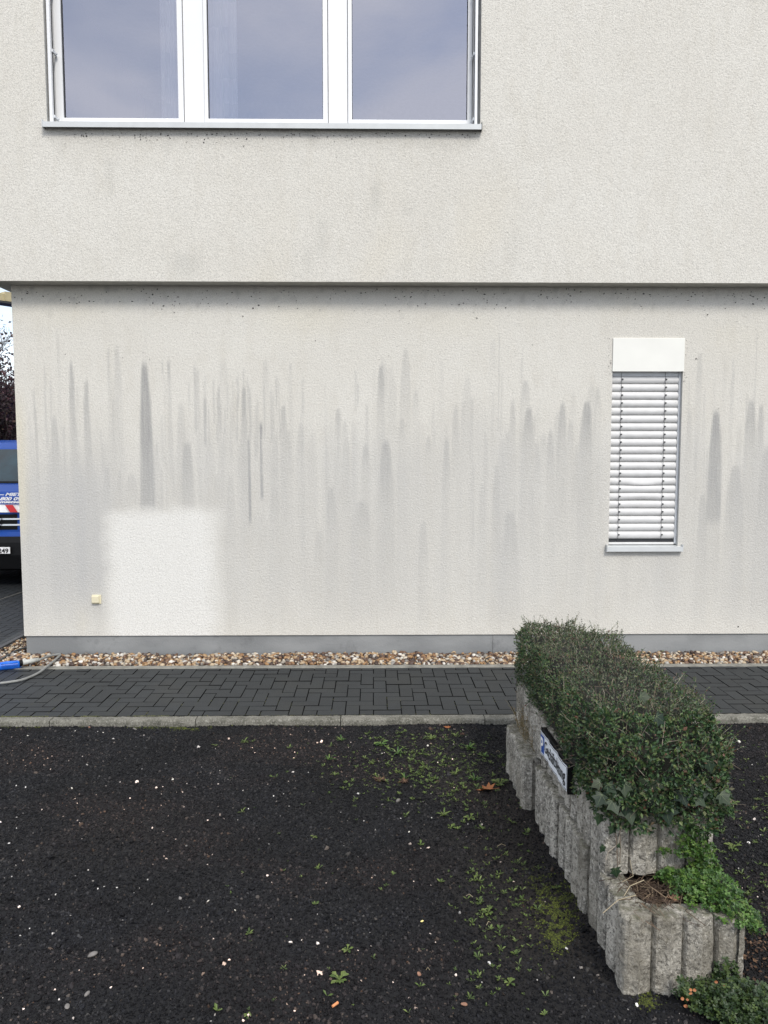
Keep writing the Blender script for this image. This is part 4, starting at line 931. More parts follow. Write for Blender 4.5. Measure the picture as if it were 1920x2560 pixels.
# ---------------- herbs
def herb(name, blobs, mat, label, cat, size=(.012, .02), tv=TRE_V, tf=TRE_F, stems=True, zmin=None):
    h = empty(name, blobs[0][:3]); tag(h, label, cat)
    PP = []; st2 = MB()
    for (x, y, z, rx, ry, rz, n) in blobs:
        d = rand_unit(n); r_ = rng.random(n)**.4; p = np.stack([x+d[:, 0]*rx*r_, y+d[:, 1]*ry*r_, z+np.abs(d[:, 2])*rz*r_ if rz > 0 else z+d[:, 2]*-rz*r_], 1); PP.append(p)
        for k in range(max(6, n//9)):
            q = p[k]; st2.tube([(x+(q[0]-x)*.5, y+(q[1]-y)*.5, max(z-.02, q[2]-.06)), tuple((q+np.array([x+(q[0]-x)*.5, y+(q[1]-y)*.5, q[2]-.03]))/2), tuple(q)], .0008, 3, False)
    P = np.concatenate(PP); n = len(P)
    if zmin is not None: P[:, 2] = np.maximum(P[:, 2], zmin+.004)
    T = rand_unit(n); T[:, 2] *= .5; Nn = rand_unit(n)*.55+np.array([.0, -.45, 1]); s_ = rng.uniform(*size, n)
    v_, f_ = scatter(P, T, Nn, s_, s_, tv, tf); link('foliage', mesh_np(v_, f_), mat, h); st2.build('stems', M_WEED, h, kind='stuff'); return h
herb('green_herb', [(1.17, 2.620, T1+.01, .10, .12, .06, 520), (1.24, 2.600, T1+.0, .09, .12, .09, 560), (1.27, 2.520, T1-.02, .09, .06, .05, 300), (1.20, 2.710, T1+.10, .08, .03, .12, 260), (1.24, 2.720, T1+.03, .07, .03, .08, 240), (1.12, 2.720, T1+.0, .07, .03, .05, 160), (1.27, 2.730, T1+.20, .02, .015, .02, 26), (1.19, 2.730, T1+.19, .03, .015, .03, 30), (1.09, 2.730, T1+.10, .03, .015, .02, 18), (1.33, 2.560, T1-.08, .05, .07, .08, 160)], M_HERB, 'bright green clover-like herb spilling out of the nearest low planter block', 'herb', (.011, .020))
herb('green_herb', [(1.13, 2.420, GZ+.02, .08, .08, .08, 260), (1.22, 2.370, GZ+.03, .11, .10, .10, 620), (1.32, 2.340, GZ+.02, .12, .12, .10, 520), (1.20, 2.280, GZ, .1, .08, .06, 300), (1.05, 2.430, GZ+.05, .035, .03, .06, 50), (1.22, 2.480, GZ+.06, .05, .03, .08, 110)], M_HERBD, 'dark green herb clump on the ground at the front foot of the planter', 'herb', (.013, .024), zmin=GZ)
P_ = []
o = litter('autumn_leaflet', 1, lambda: (0, 0, 0), M_ORANGE); bpy.data.objects.remove(o)
hh = empty('orange_leaflets', (1.06, 2.52, GZ)); tag(hh, 'sprig of small orange leaflets in front of the planter foot', 'leaves')
PP = []
for (px, py) in [(1706, 2498), (1719, 2499), (1727, 2474), (1736, 2476), (1713, 2515), (1726, 2485), (1790, 2455), (1812, 2466)]: PP.append(W(px, py, 2.40))
PP = np.array([list(p) for p in PP]); n = len(PP); v_, f_ = scatter(PP-np.array([.006, 0, 0]), np.tile([1, -.1, .1], (n, 1))+rand_unit(n)*.2, np.tile([0, -1, .6], (n, 1))+rand_unit(n)*.2, rng.uniform(.009, .015, n), rng.uniform(.007, .011, n), ROUND_V, ROUND_F)
link('leaflets', mesh_np(v_, f_), M_ORANGE, hh)
# small rosette and dead stalks inside the front block
ds = empty('dead_stalks', (1.0, 2.76, T1)); tag(ds, 'tangle of dead brown stalks on the soil of the front planter block', 'dead plant')
s = MB()
for k in range(240):
    x = random.uniform(.93, 1.12); y = random.uniform(2.55, 2.73); a = random.uniform(0, 6.3); l = random.uniform(.03, .12); z = T1-.03+random.uniform(0, .03)
    s.tube([(x, y, z), (x+math.cos(a)*l*.5, y+math.sin(a)*l*.5, z+random.uniform(0, .035)), (x+math.cos(a+.6)*l, y+math.sin(a+.6)*l, z+random.uniform(-.01, .02))], random.choice([.0007, .001, .0016]), 3, False)
s.build('stalks', island('dead_stalk', [(0, (.04, .025, .018)), (.7, (.12, .08, .05)), (1, (.30, .23, .15))], .9), ds, kind='stuff')
s = MB(); s.tube([W(1507, 2283, 2.48), W(1545, 2250, 2.52), W(1590, 2238, 2.56)], .0016, 4); s.tube([W(1575, 2150, 2.72), W(1583, 2190, 2.67), W(1555, 2205, 2.62)], .001, 4); s.tube([W(1560, 2240, 2.57), W(1575, 2215, 2.59), W(1610, 2200, 2.61)], .0013, 4); s.build('long_stalks', M_STRAW, ds)
def lobed_leaf(name, loc, size, mat, label, rotz=0, curl=.25, tilt=(0, 0), cat='leaf', pts=None):
    out = pts or [(0, -.5), (.12, -.28), (.48, -.34), (.38, -.1), (.62, .1), (.34, .16), (.40, .42), (.14, .32), (0, .62), (-.16, .32), (-.44, .40), (-.34, .14), (-.6, .06), (-.38, -.12), (-.44, -.36), (-.12, -.28)]
    s = MB(); n = len(out)
    s.v = [(0, 0, 0)]+[(x*.5*size, y*.5*size, .5*size*curl*(x*x+y*y)*.6) for x, y in out]+[(x*size, y*size, size*(curl*(x*x*1.6+y*y*.4)+.04*math.sin(x*9+y*7))) for x, y in out]
    for k in range(n): k2 = (k+1) % n; s.f.append((0, 1+k, 1+k2)); s.f.append((1+k, 1+n+k, 1+n+k2, 1+k2))
    s.tube([(0, -.3*size, 0), (.02*size, -.75*size, .04*size)], .012*size, 4)
    o = s.build(name, mat, None, smooth=False); o.location = loc; o.rotation_euler = (tilt[0], tilt[1], rotz); tag(o, label, cat); return o
p = G(1216, 1973, GZ+.012); lobed_leaf('maple_leaf', p, .105, M_ORANGE, 'large orange curled maple leaf on the dark soil beside the planter', 1.0, .35, (-.25, .1))
p = G(1118, 1818, GZ+.012); lobed_leaf('maple_leaf', p, .045, M_ORANGE, 'small orange leaf lying close to the kerb', .3, .2)
p = G(1079, 1823, GZ+.01); lobed_leaf('maple_leaf', p, .04, M_DRY, 'small brown leaf left of the orange one by the kerb', 2.3, .4)
p = G(1156, 1836, GZ+.01); lobed_leaf('maple_leaf', p, .035, M_DRY, 'small tan leaf just below the kerb near the planter', 1.4, .4)
p = W(1683, 2265, 2.60); lobed_leaf('dead_leaf', (p.x, p.y, T1+.0), .042, island('tan_leaf', [(0, (.30, .17, .10)), (1, (.36, .21, .13))], .7), 'curled tan leaf on the soil of the front planter block', .5, .6)
lf = litter('leaf_litter', 500, lambda: (random.uniform(1.33, 1.62), random.uniform(2.36, 2.8), GZ+random.uniform(.004, .04)), M_DRY, None, .008, .024); tag(lf, 'brown dead leaf litter on the ground right of the planter front', 'leaf litter', kind='stuff')
# dry weed on the far low block
dw = empty('dry_weed', (.86, 4.15, T1)); tag(dw, 'yellowing dry weed growing from the farthest low planter block', 'weed')
s = MB(); PP = []
for k in range(90):
    x, y = random.uniform(.84, .90), random.uniform(3.95, 4.4); a = random.uniform(0, 6.3); l = random.uniform(.06, .2); lean = random.uniform(.1, .7)
    q = [(x+math.cos(a)*lean*l*t_*t_, y+math.sin(a)*lean*l*t_*t_, T1-.03+l*t_) for t_ in (0, .35, .7, 1)]; s.tube(q, [.0016, .0013, .001, .0006], 3, False)
    for t_ in np.linspace(.3, 1, 9): PP.append((x+math.cos(a)*lean*l*t_*t_, y+math.sin(a)*lean*l*t_*t_, T1-.03+l*t_))
s.build('stems', M_STRAW, dw, kind='stuff'); PP = np.array(PP); n = len(PP); v_, f_ = scatter(PP, rand_unit(n), rand_unit(n)+np.array([0, 0, .5]), rng.uniform(.008, .018, n), rng.uniform(.002, .005, n), LEAF_V, LEAF_F)
link('foliage', mesh_np(v_, f_), island('dry_weed_leaf', [(0, (.05, .06, .015)), (.5, (.10, .09, .03)), (1, (.26, .15, .04))], .7), dw)
# ---------------- weeds
def rosette(name, loc, r, n, label, mat, kind='blade', group=None, h=.3, cat='weed'):
    s = MB()
    for k in range(n):
        a = 2*math.pi*(k+random.uniform(-.55, .55))/n; l = r*random.uniform(.4, 1.1); wd = l*(.10 if kind == 'blade' else .22); ca, sa = math.cos(a), math.sin(a); hh_ = l*h*random.uniform(.5, 1.6)
        pr = [(0, .25), (.35, 1), (.7, .8), (1, .03)] if kind == 'blade' else [(0, .15), (.4, .35), (.72, 1.1), (1, .25)]
        b = len(s.v)
        for (t_, w2) in pr:
            z = hh_*math.sin(t_*2.2); x, y = ca*l*t_, sa*l*t_
            s.v += [(x-sa*wd*w2, y+ca*wd*w2, z+wd*.3), (x, y, z), (x+sa*wd*w2, y-ca*wd*w2, z+wd*.3)]
        for q in range(3):
            for c in range(2): e = b+q*3+c; s.f.append((e, e+1, e+4, e+3))
    o = s.build(name, mat, None); o.location = (loc[0], loc[1], gh(loc[0], loc[1])+.003); tag(o, label, cat, group); return o
wl = [((816,1806),.055,8,'flat',"broad-leaved weed rosette against the kerb, left of centre gap in the weeds"),
((952,1864),.06,9,'flat','star-shaped weed rosette in the middle of the weedy patch'),((994,1887),.065,12,'blade','dark many-fingered weed right of the star-shaped rosette'),
((1173,1876),.07,13,'blade','large spreading weed nearest the far low planter block'),((1211,1895),.06,11,'blade','spreading weed touching the planter, right of the large one'),
((854,1852),.06,10,'blade','feathery weed below and right of the kerb rosette'),((823,1901),.065,9,'blade','thin straggling weed on the left fringe of the weedy patch'),
((1139,1843),.045,9,'blade','tufted grass weed close under the kerb near the planter'),((1001,1836),.05,8,'blade','upright grassy tuft close under the kerb in the middle'),
((1012,1948),.06,12,'blade','pale green weed beside a reddish dried weed'),((1110,2042),.055,12,'blade','yellow-green tuft with bare reddish roots left of the orange leaf'),
((1127,2070),.035,9,'flat','little round-leaved weed just below the yellow-green tuft'),((1176,2049),.04,8,'flat','small weed below the large orange leaf'),
((1187,1955),.07,12,'blade','leafy weed left of and above the large orange leaf'),((1250,1965),.055,12,'flat','dark green weed at the foot of the far planter block'),
((788,2093),.028,8,'flat','lone pale seedling in the middle of the open grit'),((1221,2287),.04,10,'flat','pale seedling row in the mossy soil by the planter'),
((1139,1939),.045,9,'blade','small tuft between the pale weed and the leafy weed'),((837,1939),.045,7,'blade','thin grass sprout at the lower left of the weedy patch'),
((1078,1853),.055,10,'blade','low fern-like weed right of the upright tuft'),((1185,2203),.03,8,'flat','tiny bluish seedling on brown soil beside the planter'),
((869,2379),.028,7,'flat','single bright seedling above the bottom edge cluster'),((848,2454),.045,12,'flat','bright green weed cluster near the orange cigarette butt'),
((1274,2459),.03,7,'flat','seedling near the bottom edge left of the planter'),((1832,2012),.05,11,'flat','bright green weed right of the planter on black grit'),
((1831,2122),.05,12,'flat','light green weed right of the upper planter block'),((1850,2050),.03,6,'blade','thin pale sprout between two bright weeds right of the planter'),
((1891,2003),.04,8,'blade','straggling weed at the right picture edge'),((1871,2239),.05,9,'blade','long-leaved weed right of the spilling green herb'),
((620,2540),.03,8,'flat','small weed at the bottom edge left of the cigarette butt'),((540,1865),.045,8,'blade','faint grass tuft at the far left of the weedy patch'),((610,1858),.045,8,'blade','second faint grass tuft left of the weedy patch'),((605,2030),.035,6,'blade','wispy grass sprout alone on the open grit')]
for (pq, r_, n, kd, lb) in wl:
    p = G(pq[0], pq[1], GZ); m_ = M_WEED if pq[1] > 2000 or r_ < .06 else M_HERB
    rosette('weed', p, r_*random.uniform(.75, .95), n, lb, m_, kd, 'weeds growing in the black grit', .45 if kd == 'blade' else .3)
# seedlings nobody could count
VV, FF, b = [], [], 0; MBx = MB()
def seed_at(x, y, r_, n):
    z = gh(x, y)+.003; a0 = random.uniform(0, 6.3)
    for k in range(n):
        a = a0+2*math.pi*k/n+random.gauss(0, .2); l = r_*random.uniform(.6, 1.2); ca, sa = math.cos(a), math.sin(a); wd = l*random.uniform(.12, .3); hz_ = l*random.uniform(.2, .9); b = len(MBx.v)
        MBx.v += [(x, y, z), (x+ca*l*.6-sa*wd, y+sa*l*.6+ca*wd, z+hz_*.8), (x+ca*l, y+sa*l, z+hz_), (x+ca*l*.6+sa*wd, y+sa*l*.6-ca*wd, z+hz_*.8)]; MBx.f += [(b, b+1, b+2), (b, b+2, b+3)]
cnt = 0
while cnt < 1150:
    u_ = random.random()
    if u_ < .60: px, py = random.gauss(1060, 120), random.gauss(1915, 55)
    elif u_ < .80: px, py = random.gauss(1250, 70), random.gauss(2250, 150)
    elif u_ < .95: px, py = random.uniform(1800, 1960), random.uniform(1830, 2330)
    else: px, py = random.uniform(500, 1400), random.uniform(1830, 2550)
    if py < 1822 or (px > 1290+(py-1900)*.45 and px < 1790): continue
    p = G(px, py, GZ)
    if p.x > .80 and p.x < 1.33: continue
    seed_at(p.x, p.y, random.choice([.006, .009, .013, .02]), random.choice([3, 4, 5, 6])); cnt += 1
o = MBx.build('seedlings', M_WEED, None); tag(o, 'scattered tiny green seedlings in the grit around the planter', 'seedlings', kind='stuff')
# reddish dried weed
o = rosette('dried_weed', G(950, 1952, GZ), .045, 30, 'reddish brown dried weed left of the pale green weed', M_DRY, 'blade', None, .25)
o = rosette('dried_weed', G(1010, 1958, GZ), .042, 28, 'reddish brown dried weed below the pale green weed', M_DRY, 'blade', None, .25)
# moss
def moss(regions, label, n):
    P = []
    for (px, py, rx, ry, m_, h) in regions:
        k = 0
        while k < m_:
            x, y = random.gauss(px, rx), random.gauss(py, ry)
            if noise.noise((x*.05, y*.09, 4)) < -.12: k += .25; continue
            q = G(x, y, h); P.append((q.x, q.y, (gh(q.x, q.y) if h < -.02 else h)+.001)); k += 1
    P = np.array(P); s_ = rng.uniform(.004, .010, len(P)); v_, f_ = pebbles(P, s_, (.4, .7), ICO1, .4); o = link('moss', mesh_np(v_, f_, True), M_MOSS); tag(o, label, 'moss', kind='stuff')
moss([(1385, 2290, 22, 45, 1100, GZ), (1400, 2335, 18, 22, 700, GZ), (1350, 2230, 22, 30, 350, GZ), (1620, 2505, 14, 12, 350, GZ), (1420, 2260, 20, 30, 300, GZ)], 'yellow-green moss on the soil along the foot of the planter', 1)
moss([(475, 1814, 22, 4.5, 1600, GZ), (385, 1815, 26, 3, 900, GZ), (700, 1812, 160, 2, 500, GZ), (60, 1817, 60, 2, 300, GZ), (210, 1814, 20, 2, 150, GZ), (330, 1813, 14, 2, 150, GZ)], 'bright moss strip along the foot of the kerb at left', 1)
P = []
for k in range(1500):
    px = random.choice([random.uniform(0, 60), random.uniform(0, 120), random.uniform(0, 1100), random.uniform(200, 240), random.uniform(330, 420)]); q = G(px, 1793, 0)
    P.append((q.x, YK+abs(random.gauss(0, .004))+.001, random.uniform(-.006, .001)))
for k in range(700):
    jx = -6+.1*random.randint(20, 70); q = (jx+random.gauss(0, .002), YK+random.uniform(0, .45)**1.2, 0)
    if noise.noise((q[0]*4, q[1]*5, 1)) > .12: P.append((q[0], q[1], -.001))
P = np.array(P); v_, f_ = pebbles(P, rng.uniform(.003, .007, len(P)), (.4, .7), ICO1, .4); o = link('joint_moss', mesh_np(v_, f_, True), island('joint_moss', [(0, (.05, .06, .02)), (1, (.17, .17, .07))], .9)); tag(o, 'thin moss in the joints between pavers and kerb', 'moss', kind='stuff')
# ---------------- single stones and small things
def stone(px, py, s_, mat, label, flat=(.35, .6), h=None):
    s_ *= .72
    p = G(px, py, GZ if h is None else h); z = (gh(p.x, p.y) if h is None else h)+s_*.22
    v_, f_ = pebbles(np.array([[0, 0, 0.]]), np.array([s_]), flat, ICO3, .2); o = link('stone', mesh_np(v_, f_, True), mat); o.location = (p.x, p.y, z); tag(o, label, 'stone', 'loose stones on the ground')
for a in [(230, 2383, .048, M_STONE, 'largest pale grey stone on the open grit at lower left'), (168, 2520, .03, M_STONE, 'grey stone near the bottom left corner'), (219, 2488, .026, M_STONE, 'pale stone above the one near the bottom left corner'),
          (1847, 1855, .04, M_STONEW, 'cream square-edged stone right of the hedge near the kerb'), (432, 1950, .022, M_STONEW, 'small whitish stone on open grit left of centre'), (466, 2118, .016, M_STONE, 'small grey stone on the open grit, middle left'),
          (520, 2253, .018, M_STONEW, 'small white chip on open grit at lower left centre'), (588, 2275, .014, M_STONEW, 'small round white chip right of another white chip'), (70, 1841, .022, M_STONEW, 'white pebble just below the kerb at far left'), (188, 1829, .018, M_STONEW, 'white pebble below the kerb, right of the far-left one'),
          (224, 1820, .026, M_STONER, 'reddish pebble pressed against the kerb at left'), (288, 1818, .026, M_STONE, 'pinkish grey pebble at the kerb foot at left'), (338, 1823, .036, M_STONE, 'largest grey pebble at the kerb foot at left'), (258, 1832, .014, M_STONEW, 'tiny white pebble below the reddish pebble'),
          (180, 1972, .018, M_STONEW, 'white chip alone on the open grit at far left'), (1023, 2080, .016, M_STONEW, 'whitish chip in the middle of the grit'), (1069, 1867, .022, M_STONEW, 'cream pebble among the weeds'), (955, 1885, .016, M_STONEW, 'white chip beside the star-shaped weed'),
          (995, 2006, .04, M_STONE, 'dull grey flat stone below the weedy patch'), (1048, 2437, .026, M_STONER, 'reddish stone near the bottom centre'), (1160, 2513, .03, M_STONER, 'brown stone near the bottom edge, right of centre'), (1054, 2304, .016, simple('yellow_chip', (.75, .65, .25), .7), 'yellow chip on the dark grit right of centre'), (937, 2190, .016, M_STONE, 'small grey stone in the middle of the dark grit')]:
    stone(*a)
p = G(838, 2511, GZ+.008); s = MB(); d = Vector((math.cos(.75), math.sin(.75), .05)); s.tube([Vector(p)-d*.013, Vector(p)+d*.012], [.0042, .0046], 12); o = s.build('cigarette_butt', M_BUTT, None, smooth=False); tag(o, 'orange cigarette butt on the grit near the bottom edge', 'cigarette butt')
# twigs and straws on soil
s = MB()
for (px, py) in [(1243, 2116), (1216, 2313), (1300, 1890), (1240, 1880), (1280, 1930), (1075, 1970), (1085, 1960), (1165, 2240), (1065, 2425)]:
    p = G(px, py, GZ+.006); a = random.uniform(-.6, .9); l = random.uniform(.012, .05); s.tube([p, p+Vector((math.cos(a)*l*.5, math.sin(a)*l*.5, .012)), p+Vector((math.cos(a)*l, math.sin(a)*l, .002))], .0012, 4)
o = s.build('straws', M_STRAW, None); tag(o, 'pale dry straws lying on the soil beside the planter', 'straw', kind='stuff')
# ---------------- hose with blue grip
hs = empty('hose', (G(60, 1660).x, G(60, 1660).y, 0)); tag(hs, 'grey garden hose with a blue grip lying over the pebbles at the building corner', 'hose')
def smooth_path(pts, n=10):
    out = []; P = [pts[0]]+pts+[pts[-1]]
    for i_ in range(1, len(P)-2):
        for k in range(n):
            t_ = k/n; a, b_, c, d = P[i_-1], P[i_], P[i_+1], P[i_+2]
            out.append(.5*((2*b_)+(-a+c)*t_+(2*a-5*b_+4*c-d)*t_*t_+(-a+3*b_-3*c+d)*t_**3))
    return out+[pts[-1]]
hp = [G(98, 1650, .05), G(120, 1641, .05), G(146, 1636, .045), G(150, 1638, .045), G(140, 1648, .04), G(120, 1664, .03), G(95, 1683, .012), G(60, 1698, .012), G(25, 1705, .012), G(-40, 1712, .012), G(-120, 1716, .012)]
s = MB(); s.tube(smooth_path(hp), .0105, 10); s.build('hose_line', M_HOSE, hs, smooth=True)
s = MB(); s.tube([G(97, 1649, .05), G(56, 1657, .05)], [.017, .021], 14); s.build('coupling', simple('grey_coupling', (.42, .43, .40), .5), hs, smooth=True)
s = MB(); s.tube([G(56.5, 1657, .05), G(49, 1658, .05)], [.024, .027], 14); s.build('collar', M_BLACKP, hs, smooth=True)
s = MB(); s.tube([G(52, 1662, .03), G(44, 1661.5, .032), G(15, 1664, .034), G(0, 1666, .034), G(-40, 1668, .03)], [.028, .036, .037, .034, .03], 12); 
a = G(2, 1660, .07); b_ = G(44, 1656, .068); s.tube([a, b_], .008, 6); s.build('grip', M_HANDLE, hs, smooth=True)
s = MB(); s.tube(smooth_path([G(60, 1619, .03)+Vector((.25, .35, 0)), G(57, 1621, .03), G(30, 1633, .03), G(10, 1644, .03), G(-30, 1668, .02)]), .0095, 8); o = s.build('cable', M_HOSED, None, smooth=True); tag(o, 'dark cable lying on the pebbles around the building corner', 'cable')
# ================================================================== BACKGROUND LEFT
# van
vz, vx = 10.3, W(-18, 1300, 10.3).x
van = empty('parked_van', (vx, vz, 0)); tag(van, 'blue rental van parked nose-on behind the building corner', 'van')
prof = [(.10, .22, .86), (.0, .30, .93), (-.04, .45, .96), (-.03, .62, .97), (.0, .72, .97), (.03, .76, .97), (.035, 1.02, .97), (.06, 1.14, .965), (.16, 1.30, .95), (.34, 1.385, .93), (.42, 1.40, .92), (.98, 1.90, .80), (1.12, 1.98, .78), (1.4, 2.02, .78), (4.9, 2.04, .80), (5.0, 1.9, .82), (5.02, .9, .95), (5.0, .3, .93)]
us = [-1, -.985, -.93, -.8, -.5, 0, .5, .8, .93, .985, 1]
def loft(rows, off=0, umin=-1, umax=1):
    s = MB(); uu = [u_ for u_ in us if umin <= u_ <= umax]
    for (y, z, hw) in rows:
        back = y > 3
        for u_ in uu:
            e = (.22*abs(u_)**6+.05*u_*u_)*(-1 if back else 1); s.v.append((vx+u_*hw, vz+y+e-off, z))
    n = len(uu)
    for a in range(len(rows)-1):
        for k in range(n-1): q = a*n+k; s.f.append((q, q+1, q+n+1, q+n))
    return s, n
s, n = loft(prof); m_ = len(prof)
s.f.append(tuple(q*n for q in range(m_))); s.f.append(tuple(q*n+n-1 for q in range(m_))[::-1]); s.f.append(tuple(range(n))+tuple((m_-1)*n+k for k in range(n))[::-1])
s.build('body', M_BLUE, van, smooth=False)
s, _ = loft([(.45, 1.43, .90), (.96, 1.88, .78)], .012, -.93, .93); s.build('windscreen', M_WIND, van)
s, _ = loft([(.43, 1.405, .91), (.45, 1.432, .90)], .016, -.93, .93); s.build('wiper_trim', M_BLACKP, van)
s, _ = loft([(.033, .79, .60), (.036, 1.0, .60)], .012); s.build('grille', M_BLACKP, van)
for z in (.845, .925):
    s, _ = loft([(.034, z, .59), (.036, z+.022, .59)], .028, -.93, .93); s.build('grille_bar', M_CHROME, van)
s, _ = loft([(.10, .22, .86), (.0, .26, .90), (-.04, .45, .95), (-.03, .62, .96), (.0, .70, .96)], .010, -.93, .93); s.build('bumper', M_BLACKP, van)
s = MB(); R_ = .092
ring = [(vx+.01+R_*math.cos(t_), vz-.035, .915+R_*math.sin(t_)) for t_ in np.linspace(0, 2*math.pi, 33)]; s.tube(ring, .011, 6, False)
for a in (90, 210, 330): s.tube([(vx+.01, vz-.035, .915), (vx+.01+R_*math.cos(math.radians(a)), vz-.035, .915+R_*math.sin(math.radians(a)))], [.014, .003], 6)
s.build('emblem', M_CHROME, van)
def vtext(body, size, x0, z0, y, mat, shear=0, w_=None, bold=0):
    me_ = textmesh(body, size, shear, .002, bold); xs_ = [v.co.x for v in me_.vertices]; k = w_/(max(xs_)-min(xs_)) if w_ else 1; mn = min(xs_)
    for v in me_.vertices: v.co = Vector((x0+(v.co.x-mn)*k, y-v.co.z, z0+v.co.y))
    me_.update(); link('lettering', me_, mat, van)
def zof(py): return W(20, py, vz).z
def xof(px): return W(px, 1250, vz).x
pb, _ = loft([(.035, 1.025, .965), (.055, 1.13, .96)], .010, -.93, .93); pb.build('warning_stripe', M_PRINTW, van)
for k in range(-4, 7):
    x = xof(6)+k*.30; s = MB(); s.poly([(x+.03, vz-.0+.002, 1.128), (x+.13, vz+.002, 1.128), (x+.20, vz-.0+.002-.012, 1.03), (x+.10, vz-.010, 1.03)])
    s.v += [(a_, b2+.01, c2) for a_, b2, c2 in s.v[:4]]; s.f.append((7, 6, 5, 4)); s.build('red_stripe', M_PRINTR, van)
vtext('– MIET', .058, xof(-3), zof(1240), vz+.03, M_PRINTW, .35, .30, .002)
vtext('800 09', .062, xof(-2), zof(1251), vz+.025, M_PRINTW, .35, .29, .002)
vtext('mietserv', .050, xof(-3), zof(1258), vz+.02, M_PRINTW, .3, .36, .002)
px1 = xof(27.5); s = MB(); s.box(px1-.50, vz-.085, zof(1382), px1, vz-.075, zof(1366)); s.build('number_plate', M_PRINTW, van)
vtext('249', .085, px1-.155, zof(1380)-.001, vz-.087, M_PRINTB, 0, .135, .002)
for sgn in (-1, 1):
    s = MB(); s.poly([(vx+sgn*.62, vz-.0, .80), (vx+sgn*.93, vz+.14, .82), (vx+sgn*.93, vz+.16, 1.08), (vx+sgn*.66, vz+.01, 1.02)]); s.v += [(a_, b2+.05, c2) for a_, b2, c2 in s.v]; s.f.append((7, 6, 5, 4)); s.f.append((0, 1, 5, 4)); s.build('headlight', M_LAMP, van)
    s = MB(); s.box(vx+sgn*.98, vz+.75, 1.45, vx+sgn*1.16, vz+.85, 1.75); s.build('mirror', M_BLACKP, van, bevel=.02)
    for yy in (.95, 4.1):
        w_ = MB(); w_.tube([(vx+sgn*.70, vz+yy, .33), (vx+sgn*.95, vz+yy, .33)], .33, 24); wo_ = w_.build('wheel', M_TYRE, van); 
        w_ = MB(); w_.tube([(vx+sgn*.94, vz+yy, .33), (vx+sgn*.965, vz+yy, .33)], .20, 16); r_ = w_.build('rim', M_CHROME, wo_)
# tree and hedge
tr = empty('purple_tree', (-7.4, 14.5, 0)); tag(tr, 'purple-leaved tree with bare twigs behind the blue van', 'tree')
s = MB(); s.tube([(-7.4, 14.5, -.1), (-7.35, 14.5, .9), (-7.3, 14.45, 1.8)], [.16, .12, .09], 8)
tips = []
r4 = random.Random(5)
def grow(p, d, l, r_, lv):
    q = p+d*l; s.tube([p, (p+q)/2+Vector((r4.gauss(0, l*.04), r4.gauss(0, l*.04), 0)), q], [r_, r_*.8, r_*.6], 5, False)
    tips.append((q, lv))
    if lv == 0: return
    for k in range(4 if lv > 2 else 3):
        nd = (d+Vector((r4.gauss(0, .55), r4.gauss(0, .55), r4.gauss(.12, .4)))).normalized(); grow(q if k else (p+q)/2, nd, l*r4.uniform(.62, .85), r_*.58, lv-1)
for k in range(6):
    a = k*1.05; grow(Vector((-7.35, 14.5, .7+.2*k)), Vector((math.cos(a)*.7, math.sin(a)*.6, 1.0)).normalized(), .85, .05, 5)
s.build('branches', M_BARK, tr)
P = []; 
for q, lv in tips:
    if lv <= 2:
        dens_ = 7 if q.z < 3.0 else 3 if q.z < 3.6 else 1
        for _ in range(dens_): P.append((q.x+r4.gauss(0, .09), q.y+r4.gauss(0, .09), q.z+r4.gauss(0, .09)))
P = np.array(P); n = len(P); v_, f_ = scatter(P, rand_unit(n), rand_unit(n), rng.uniform(.04, .08, n), rng.uniform(.03, .05, n), LEAF_V, LEAF_F); link('crown', mesh_np(v_, f_), M_PURP, tr)
bh = empty('background_hedge', (-9, 17, 0)); tag(bh, 'dark brownish hedge far behind the van', 'hedge')
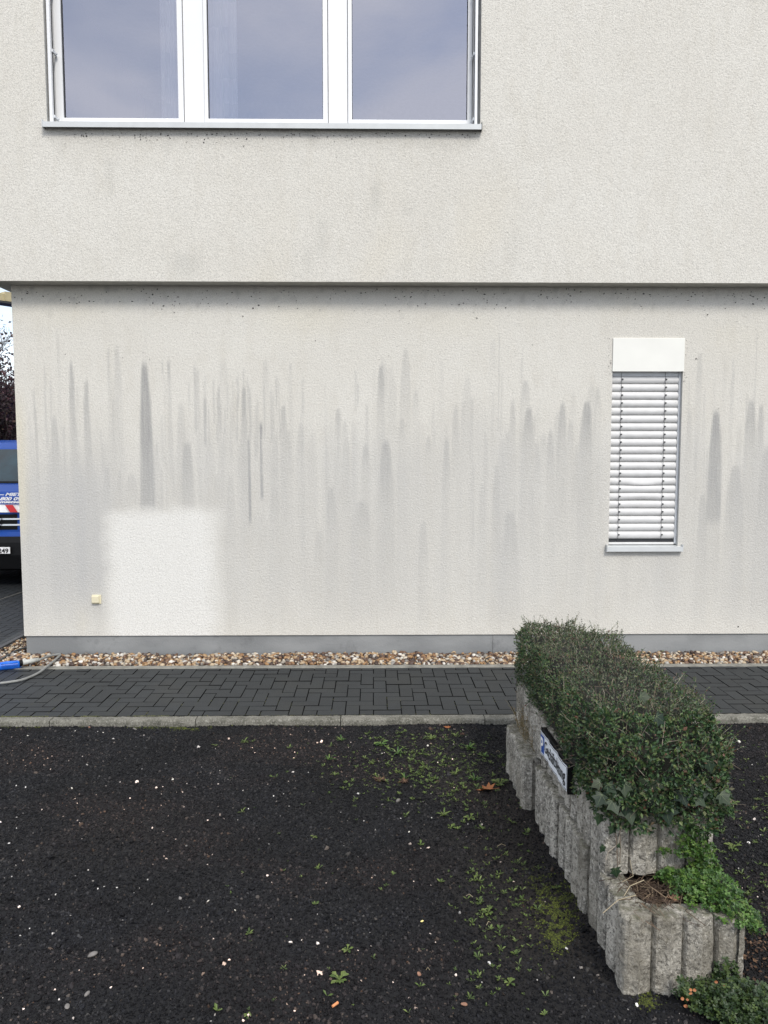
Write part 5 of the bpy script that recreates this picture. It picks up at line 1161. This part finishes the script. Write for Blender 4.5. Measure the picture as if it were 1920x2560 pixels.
n = 16000; P = np.stack([rng.uniform(-13, -5, n), rng.uniform(16.4, 17.6, n), rng.uniform(0, 2.9, n)**1.0], 1); P[:, 2] += .25*np.sin(P[:, 0]*3)*(P[:, 2] > 2)
v_, f_ = scatter(P, rand_unit(n), rand_unit(n), rng.uniform(.08, .14, n), rng.uniform(.06, .09, n), LEAF_V, LEAF_F); link('foliage', mesh_np(v_, f_), M_DKHEDGE, bh)
s = MB(); s.box(-13, 16.8, 0, -5, 17.2, 2.5); s.build('dark_core', M_CORE, bh)  # solid dark box standing in for the shade inside the far hedge
# carport beam seen below the soffit
A = W(-60, 731, 9.0); B = W(80, 755, 9.5); 
cp = empty('carport', ((A.x+B.x)/2, (A.y+B.y)/2, 0)); tag(cp, 'cream painted carport beam showing just under the overhang at the left edge', 'carport')
d = (B-A); d.z = 0; dn = d.normalized(); sd = Vector((-dn.y, dn.x, 0)); z0 = A.z
def obox(name, u0, u1, v0, v1, h0, h1, mat):
    s = MB(); o0 = Vector((A.x, A.y, 0))
    for z in (h0, h1):
        for (u_, v__) in ((u0, v0), (u1, v0), (u1, v1), (u0, v1)): q = o0+dn*u_+sd*v__; s.v.append((q.x, q.y, z))
    s.f = [(0, 3, 2, 1), (4, 5, 6, 7), (0, 1, 5, 4), (1, 2, 6, 5), (2, 3, 7, 6), (3, 0, 4, 7)]; s.build(name, mat, cp)
Lb = d.length
obox('beam', -3.2, Lb+.6, 0, .10, z0-.05, z0+.035, M_BEAM)
ub = (W(22, 740, 9.3)-A).length
obox('beam_joint', ub-.06, ub+.03, -.02, .12, z0-.048, z0+.062, M_BEAM)
obox('dark_underside', -3.2, Lb+.6, -.02, .18, z0-.075, z0-.052, M_HOSED)  # dark strip added under the beam, underside shade put into its colour
obox('post', -3.15, -3.05, 0, .10, -.02, z0-.076, M_BEAM); obox('post', Lb+.45, Lb+.55, 0, .10, -.02, z0-.076, M_BEAM)

print('YL', YL, 'YU', YU, 'XL', XL, 'LZ', LZ, 'PZ', PZ, 'YK', YK, 'YE', YE0, YE1, 'objects', len(bpy.data.objects))
